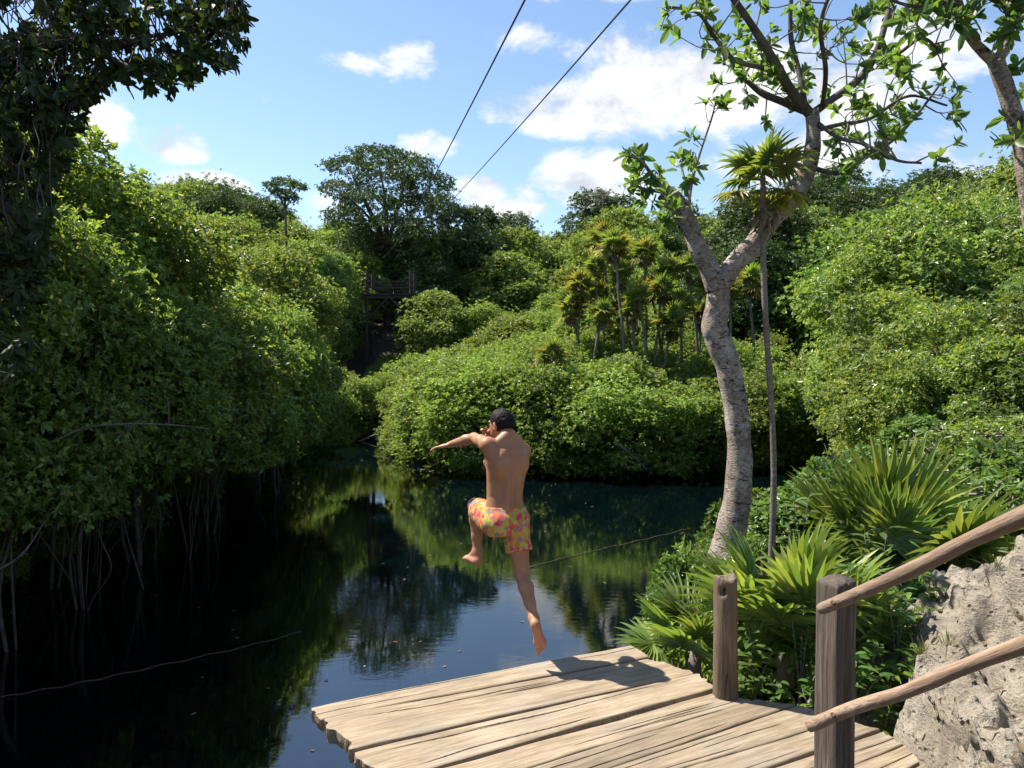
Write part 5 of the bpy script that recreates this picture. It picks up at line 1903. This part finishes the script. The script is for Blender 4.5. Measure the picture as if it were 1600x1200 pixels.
def build_overhang():
    """big tree on the near bank whose boughs hang in over the water"""
    rng = np.random.default_rng(19)
    root = np.array([-12.2, 7.6, 0.3])
    t = thing('overhanging_tree', 'dark glossy-leaved tree reaching its heavy boughs out over the shaded bank', 'tree', root)
    tb = MB()
    q, r = branch_pts([(-900, 1300, 40, -1.5), (-700, 800, 34, -1.2), (-420, 420, 30, -0.8), (-250, 220, 24, -0.3), (-120, 120, 18, 0), (-20, 84, 14, 0), (60, 66, 13, 0), (120, 62, 10, .1), (180, 68, 7, .2), (240, 60, 5, .3), (310, 40, 3, .4), (360, 40, 2, .4)], 9.6, 70)
    tube(tb, q - root, r, 12, 0.08, 4, 3)
    for pix in ([(-250, 220, 14, -.3), (-120, 260, 11, 0), (-20, 300, 8, .3), (40, 360, 5, .5), (60, 430, 3, .6)], [(60, 66, 7, 0), (110, 20, 6, .3), (180, -20, 5, .5), (260, -60, 4, .6)], [(130, 62, 5, .1), (180, 95, 4, -.2), (240, 120, 3, -.3)],
                [(-20, 84, 7, 0), (20, 130, 5, .5), (70, 200, 4, .8), (90, 280, 2, 1.0)]):
        p, rr = branch_pts(pix, 9.6, 24)
        tube(tb, p - root, rr, 8, 0.08, 6, 5)
    obj('trunk', tb.mesh('trunk', M_BARK, True), t)
    polys = [([(-60, -60), (385, -60), (392, 50), (372, 95), (345, 118), (318, 110), (288, 148), (240, 150), (215, 128), (165, 138), (130, 150), (-60, 150)], 560),
             ([(-60, 120), (135, 140), (130, 200), (105, 255), (75, 280), (85, 330), (70, 400), (60, 500), (40, 580), (-60, 620)], 430)]
    P_, T_ = [], []
    for poly, n in polys:
        xs = [a for a, b in poly]
        ys = [b for a, b in poly]
        c = 0
        while c < n:
            x, y = rng.uniform(min(xs), max(xs)), rng.uniform(min(ys), max(ys))
            if not inpoly(poly, x, y):
                continue
            if vnoise(np.array([x / 42, y / 42, 3.0])) < -0.42:
                continue
            e = P(x, y, 9.8 + rng.uniform(-0.9, 1.3))
            P_.append(e)
            T_.append(nrm(np.array([rng.normal(0.4, 0.6), rng.normal(0, 0.6), rng.normal(-0.1, 0.6)])))
            c += 1
    P_, T_ = np.array(P_), np.array(T_)
    tw = MB()
    for e, d in zip(P_, T_):
        k = q[np.argmin(np.linalg.norm(q - e, axis=1) + rng.uniform(0, 0.5, len(q)))]
        s = e + (k - e) * min(1, 0.7 / (np.linalg.norm(k - e) + 1e-6)) + rng.normal(0, 0.05, 3)
        tube(tw, np.array([s, (s + e) / 2 + rng.normal(0, 0.03, 3), e]) - root, np.array([0.010, 0.007, 0.004]), 4, caps=False)
    obj('twigs', tw.mesh('twigs', M_BARK, True), t)['kind'] = 'stuff'
    mb = MB()
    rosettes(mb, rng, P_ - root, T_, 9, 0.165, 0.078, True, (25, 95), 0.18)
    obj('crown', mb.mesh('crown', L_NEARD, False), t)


build_overhang()


# ------------------------------------------------------------------ single far trees
def spread_tree(name, label, base_px, D, top_y, half_w, lobes_px, leafm, seed, L=0.30, n=5200, trunk=0.45, sparse=False):
    """tree given by lobes seen at photo pixels (x, y, half width, half height)"""
    rng = np.random.default_rng(seed)
    b = P(base_px[0], base_px[1], D)
    g = float(land([[b[0], b[1]]])[0])
    root = np.array([b[0], b[1], g])
    t = thing(name, label, 'tree', root)
    s = D / F
    lob = []
    for (x, y, w, h) in lobes_px:
        for rep in range(2):
            p = P(x, y, D + rng.uniform(-0.8, 0.8) * half_w * s) - root
            lob.append((p[0], p[1], p[2], w * s, w * s, h * s))
    lob = np.array(lob)
    p, tt = lobe_points(rng, lob, n, 0.6, 0.5, -0.1, 0.6)
    mb = MB()
    rosettes(mb, rng, p, tt, 7, L, L * 0.42)
    obj('crown', mb.mesh('crown', leafm), t)
    tb = MB()
    f = P(base_px[0], (base_px[1] * 0.7 + top_y * 0.3), D) - root
    tube(tb, spline([[0, 0, -0.5], [0.1, 0, f[2] * 0.5], f], 14), np.linspace(trunk, trunk * 0.7, 14), 9, 0.06, 1)
    for l in lob:
        m = (f + l[:3]) / 2 + rng.normal(0, 0.4, 3) * half_w * s * 0.1
        tube(tb, spline([f, m, l[:3]], 9), np.linspace(trunk * 0.45, trunk * 0.10, 9), 6, 0.06, 1)
    obj('trunk', tb.mesh('trunk', M_BARK, True), t)


spread_tree('spreading_tree', 'tall dark spreading tree above the timber tower on the skyline', (606, 450), 82, 235, 105,
            [(545, 262, 40, 13), (590, 246, 42, 14), (640, 262, 36, 20), (670, 290, 38, 20), (530, 295, 30, 12), (600, 290, 45, 20), (575, 320, 45, 18), (650, 325, 40, 24),
             (690, 325, 24, 22), (540, 345, 30, 20), (610, 360, 50, 22), (660, 375, 45, 30), (560, 390, 30, 28), (690, 400, 30, 30)], L_DARK, 41, 0.30, 7600, 0.5)
spread_tree('round_tree', 'dark round-headed tree crowding the flank of the tall spreading tree', (735, 460), 84, 320, 50,
            [(715, 350, 30, 24), (745, 345, 30, 20), (735, 385, 40, 28), (700, 420, 34, 28), (755, 400, 26, 30)], L_DARK, 42, 0.32, 3600, 0.35)
spread_tree('small_tree', 'small airy tree standing alone above the canopy beside the spreading tree', (446, 345), 70, 280, 34,
            [(425, 290, 14, 6), (445, 284, 18, 5), (465, 292, 14, 6), (440, 302, 20, 6), (455, 312, 14, 5)], L_DARK, 43, 0.24, 520, 0.14)


def build_bare_tree():
    rng = np.random.default_rng(8)
    b = P(941, 345, 88)
    g = float(land([[b[0], b[1]]])[0])
    t = thing('bare_tree', 'leafless grey tree on the skyline above the palm grove', 'tree', (b[0], b[1], g))
    tb = MB()
    H = P(941, 293, 88)[2] - g

    def grow(p, d, l, r, n):
        e = p + d * l
        tube(tb, np.array([p, (p + e) / 2 + rng.normal(0, 0.05 * l, 3), e]), np.array([r, r * 0.85, r * 0.7]), 5, caps=False)
        if n:
            for _ in range(3):
                grow(e, nrm(d + rng.normal(0, 0.45, 3) + np.array([0, 0, 0.15])), l * rng.uniform(0.6, 0.85), r * 0.62, n - 1)
    tube(tb, np.array([[0, 0, -0.5], [0, 0, H - 4.2]]), np.array([0.2, 0.14]), 7)
    grow(np.array([0, 0, H - 4.2]), np.array([0, 0, 1.0]), 1.5, 0.12, 4)
    obj('trunk', tb.mesh('trunk', M_TWIG, True), t)


build_bare_tree()


# ------------------------------------------------------------------ undergrowth beside the platform
def herb_mesh(seed, H, n, L, W, mat, stems=1):
    """upright leafy shoot(s) with broad blades"""
    rng = np.random.default_rng(seed)
    st = MB()
    lf = MB()
    for s in range(stems):
        a = rng.uniform(0, 6.28)
        lean = np.array([math.cos(a), math.sin(a), 0]) * rng.uniform(0.05, 0.35) * H
        h = H * rng.uniform(0.7, 1.05)
        z = np.linspace(-0.1, 1, 10)
        pts = np.stack([lean[0] * np.maximum(z, 0) ** 1.6, lean[1] * np.maximum(z, 0) ** 1.6, z * h], 1)
        tube(st, pts, np.linspace(0.008, 0.003, 10), 5)
        t = np.linspace(0.25, 1, n)
        B = np.stack([np.interp(t, z, pts[:, i]) for i in range(3)], 1)
        ph = np.arange(n) * 2.399 + rng.uniform(0, 6)
        el = rng.uniform(0.1, 0.7, n)
        Dd = np.stack([np.cos(ph) * np.cos(el), np.sin(ph) * np.cos(el), np.sin(el)], 1)
        Nn = np.stack([-np.cos(ph) * 0.4, -np.sin(ph) * 0.4, np.ones(n)], 1) + rng.normal(0, 0.2, (n, 3))
        l = L * rng.uniform(0.7, 1.15, n)
        leaves(lf, B, Dd, Nn, l, l * W / L, True, 0.3)
    return lf.mesh('crown', mat, True), st.mesh('stem', M_TWIG, True)


HERB = [herb_mesh(1, 0.75, 12, 0.20, 0.085, L_HERB, 3), herb_mesh(2, 0.55, 10, 0.17, 0.08, L_YEL, 4), herb_mesh(3, 0.95, 16, 0.18, 0.065, L_HERB, 3), herb_mesh(4, 0.45, 9, 0.14, 0.07, L_HERB, 6)]


def build_undergrowth():
    rng = np.random.default_rng(55)
    # leafy shrubs on the water side of the forked tree
    for k, (x, y, D, s, v) in enumerate([(1065, 905, 9.4, .6, 0), (1110, 860, 9.8, .7, 0), (1150, 815, 10.6, .7, 2), (1075, 950, 8.6, .55, 1), (1120, 905, 8.9, .6, 0), (1050, 975, 8.2, .5, 2), (1200, 800, 10.5, .7, 0), (1125, 960, 7.7, .5, 1), (1185, 880, 8.6, .6, 0)]):
        c = P(x, y, D)
        z = max(0.2, float(land([[c[0], c[1]]])[0]) - 0.1)
        hgt = (c[2] + 0.25 - z) / 3.0
        plant(TSHRUB[k % 2], 'shrub', ['leafy shrub crowding the bank on the water side of the forked tree', 'finer-leaved shrub on the water side of the forked tree'][k % 2], 'shrub', (c[0], c[1], z), rng.uniform(0, 6), (s, s, max(hgt, 0.3)), ['leafy shrubs below the forked tree', 'finer-leaved shrubs below the forked tree'][k % 2])
    # shrubs between the palms and the outcrop
    for k, (x, y, D, s, v) in enumerate([(1250, 830, 9.0, 0.9, 2), (1300, 790, 9.6, 1.0, 0), (1470, 860, 8.2, 1.0, 1), (1520, 800, 9.0, 1.2, 1), (1560, 760, 9.6, 1.2, 0), (1450, 770, 10.2, 1.2, 1), (1400, 990, 6.6, 0.7, 0), (1440, 930, 7.2, 0.75, 2),
                                         (1500, 730, 11.0, 1.35, 1), (1590, 700, 10.5, 1.4, 1), (1540, 660, 12.5, 1.5, 1), (1430, 700, 12.5, 1.3, 0), (1600, 620, 12, 1.5, 0), (1560, 560, 13, 1.7, 1), (1350, 1000, 6.4, 0.5, 1), (1480, 640, 13.5, 1.6, 2), (1620, 540, 12.5, 1.7, 1)]):
        c = P(x, y, D)
        z = max(0.3, float(land([[c[0], c[1]]])[0]) - 0.1)
        hgt = max(0.45, (c[2] + 0.5 - z) / 1.35)
        w = max(s, min(hgt * 0.55, 1.5))
        ms = SHRUB[v]
        if hgt > 1.3:
            ms, hgt = TSHRUB[v % 2], hgt * 0.45
            w = max(hgt, 0.9)
        plant(ms, 'shrub', ['deep green shrub in the undergrowth between fan palms and slope', 'yellow-green fine-leaved shrub in the undergrowth between fan palms and slope', 'broad-leaved shrub in the undergrowth between fan palms and slope'][v], 'shrub',
              (c[0], c[1], z), rng.uniform(0, 6), (w, w, hgt), ['deep green undergrowth shrubs', 'yellow-green undergrowth shrubs', 'broad-leaved undergrowth shrubs'][v])
    # herbs along the platform edge
    for k, (x, y, D, s, v) in enumerate([(1025, 1000, 7.0, 0.8, 1), (1060, 985, 6.9, 0.7, 0), (1180, 1050, 5.5, 0.75, 0), (1215, 1085, 5.3, 0.7, 3), (1250, 1060, 5.4, 0.9, 2), (1160, 1080, 5.45, 0.6, 3), (1275, 1100, 5.1, 0.7, 3), (1245, 840, 7.4, 1.0, 2),
                                         (1340, 1080, 5.0, 0.7, 0), (1390, 1060, 5.1, 0.7, 3), (1420, 1110, 4.9, 0.45, 1), (1430, 1030, 5.4, 0.8, 0), (1290, 990, 6.2, 0.9, 2), (1190, 960, 6.5, 0.9, 0), (1370, 960, 6.6, 1.0, 2), (1460, 985, 5.9, 0.7, 1), (1120, 1020, 6.2, 0.8, 0), (1445, 1075, 4.95, 0.55, 1), (1470, 1020, 5.3, 0.7, 1), (1400, 1000, 5.9, 0.9, 0), (1380, 1110, 4.85, 0.5, 1), (1455, 940, 6.3, 0.9, 1), (1350, 1020, 5.7, 0.8, 1)]):
        c = P(x, y, D)
        z = min(c[2], PLAT_Z + 0.1) - 0.25
        o = thing('herb', ['broad-leaved green seedling among the palms beside the platform', 'yellow-green leafy herb among the palms beside the platform', 'tall upright leafy shoot among the palms beside the platform', 'low bushy herb growing against the platform edge'][v], 'plant',
                  (c[0], c[1], max(z, float(land([[c[0], c[1]]])[0]) - 0.05)), rng.uniform(0, 6), ['broad-leaved seedlings', 'yellow-green herbs', 'upright shoots', 'low herbs at the platform edge'][v])
        o.scale = (s, s, s * 1.1)
        obj('crown', HERB[v][0], o)
        obj('stem', HERB[v][1], o)
    for k, (x, y, D, s, v) in enumerate([(1385, 1112, 4.95, 0.6, 1), (1418, 1085, 5.05, 0.55, 0), (1400, 1045, 5.3, 0.7, 2), (1438, 1015, 5.45, 0.6, 1), (1355, 1085, 5.1, 0.6, 0), (1462, 965, 5.6, 0.6, 1), (1345, 1040, 5.4, 0.8, 2), (1425, 1120, 4.85, 0.4, 1)]):
        c = P(x, y, D)
        o = thing('herb', ['broad-leaved green seedling at the foot of the limestone outcrop', 'yellow-green leafy herb at the foot of the limestone outcrop', 'tall upright leafy shoot at the foot of the limestone outcrop'][v], 'plant', (c[0], c[1], c[2] - 0.05), rng.uniform(0, 6),
                  ['seedlings at the outcrop foot', 'yellow-green herbs at the outcrop foot', 'upright shoots at the outcrop foot'][v])
        o.scale = (s, s, s)
        obj('crown', HERB[v][0], o)
        obj('stem', HERB[v][1], o)
    # ground cover: leaves and creepers hiding the soil of the near bank
    n = 5200
    X, Y = rng.uniform(0.8, 9.0, n), rng.uniform(4.6, 14, n)
    xy = np.stack([X, Y], 1)
    d = shore_dist(xy)
    inplat = (Y < 6.1 - 0.45 * np.abs(X - 1.0)) & (X < 2.3)
    rock = (X > 2.3) & (Y < 6.2)
    k = (d > 0.2) & ~inplat & ~rock
    xy = xy[k]
    z = land(xy) + rng.uniform(0.0, 0.30, len(xy)) + 0.02
    p = np.column_stack([xy, z])
    tt = nrm(rng.normal(0, 0.5, p.shape) + np.array([0, 0, 1.0]))
    mb = MB()
    rosettes(mb, rng, p, tt, 7, 0.12, 0.05, False)
    o = obj('ground_cover', mb.mesh('ground_cover', L_HERB))
    tag(o, 'low leafy ground cover carpeting the bank under the palms', 'ground cover', None, 'stuff')
    # fallen leaves on the outcrop and below it
    n = 420
    X, Y = rng.uniform(2.3, 5.5, n), rng.uniform(2.4, 6.0, n)
    dep = bpy.context.evaluated_depsgraph_get()
    from mathutils.bvhtree import BVHTree
    ro = bpy.data.objects['limestone_outcrop']
    me = ro.data
    bv = BVHTree.FromPolygons([tuple(v.co + ro.location) for v in me.vertices], [tuple(f.vertices) for f in me.polygons])
    pp = []
    for x, y in zip(X, Y):
        hit = bv.ray_cast(Vector((x, y, 9)), Vector((0, 0, -1)))
        if hit[0] and hit[1].z > 0.55:
            pp.append(tuple(hit[0]))
    pp = np.array(pp)
    dd = rng.normal(0, 1, pp.shape) * np.array([1, 1, 0.25])
    mb = MB()
    leaves(mb, pp + np.array([0, 0, 0.015]), dd, np.array([0, 0, 1.0]) + rng.normal(0, 0.35, pp.shape), rng.uniform(0.05, 0.10, len(pp)), rng.uniform(0.02, 0.045, len(pp)), True, 0.0)
    o = obj('leaf_litter', mb.mesh('leaf_litter', L_DEAD))
    tag(o, 'scattered dry brown leaves lying on the limestone', 'leaf litter', None, 'stuff')
    n = 70
    fx, fy = rng.uniform(-9, 3, n), rng.uniform(9, 34, n)
    mb = MB()
    leaves(mb, np.column_stack([fx, fy, np.full(n, 0.006)]), rng.normal(0, 1, (n, 3)) * np.array([1, 1, 0.0]), np.tile([0, 0, 1.0], (n, 1)), rng.uniform(0.06, 0.13, n), 0.045, True, 0.0)
    o = obj('floating_leaves', mb.mesh('floating_leaves', L_DEAD))
    tag(o, 'scattered fallen leaves floating on the dark water', 'leaf litter', None, 'stuff')
    # grass tufts rooted in cracks of the outcrop
    for i in range(16):
        x, y = rng.uniform(2.5, 4.2), rng.uniform(3.2, 5.6)
        hit = bv.ray_cast(Vector((x, y, 9)), Vector((0, 0, -1)))
        if not hit[0]:
            continue
        m = 26
        B = rng.normal(0, 0.02, (m, 3)) * np.array([1, 1, 0])
        Dd = nrm(rng.normal(0, 0.45, (m, 3)) + np.array([0, 0, 1.0]))
        mb = MB()
        leaves(mb, B, Dd, rng.normal(0, 1, (m, 3)), rng.uniform(0.08, 0.19, m), 0.006, True, 0.25)
        o = obj('grass_tuft', mb.mesh('grass_tuft', L_GRASS), None, tuple(hit[0]))
        tag(o, 'small yellowish grass tuft rooted in a crack of the limestone', 'grass tuft', 'grass tufts on the limestone')


build_undergrowth()
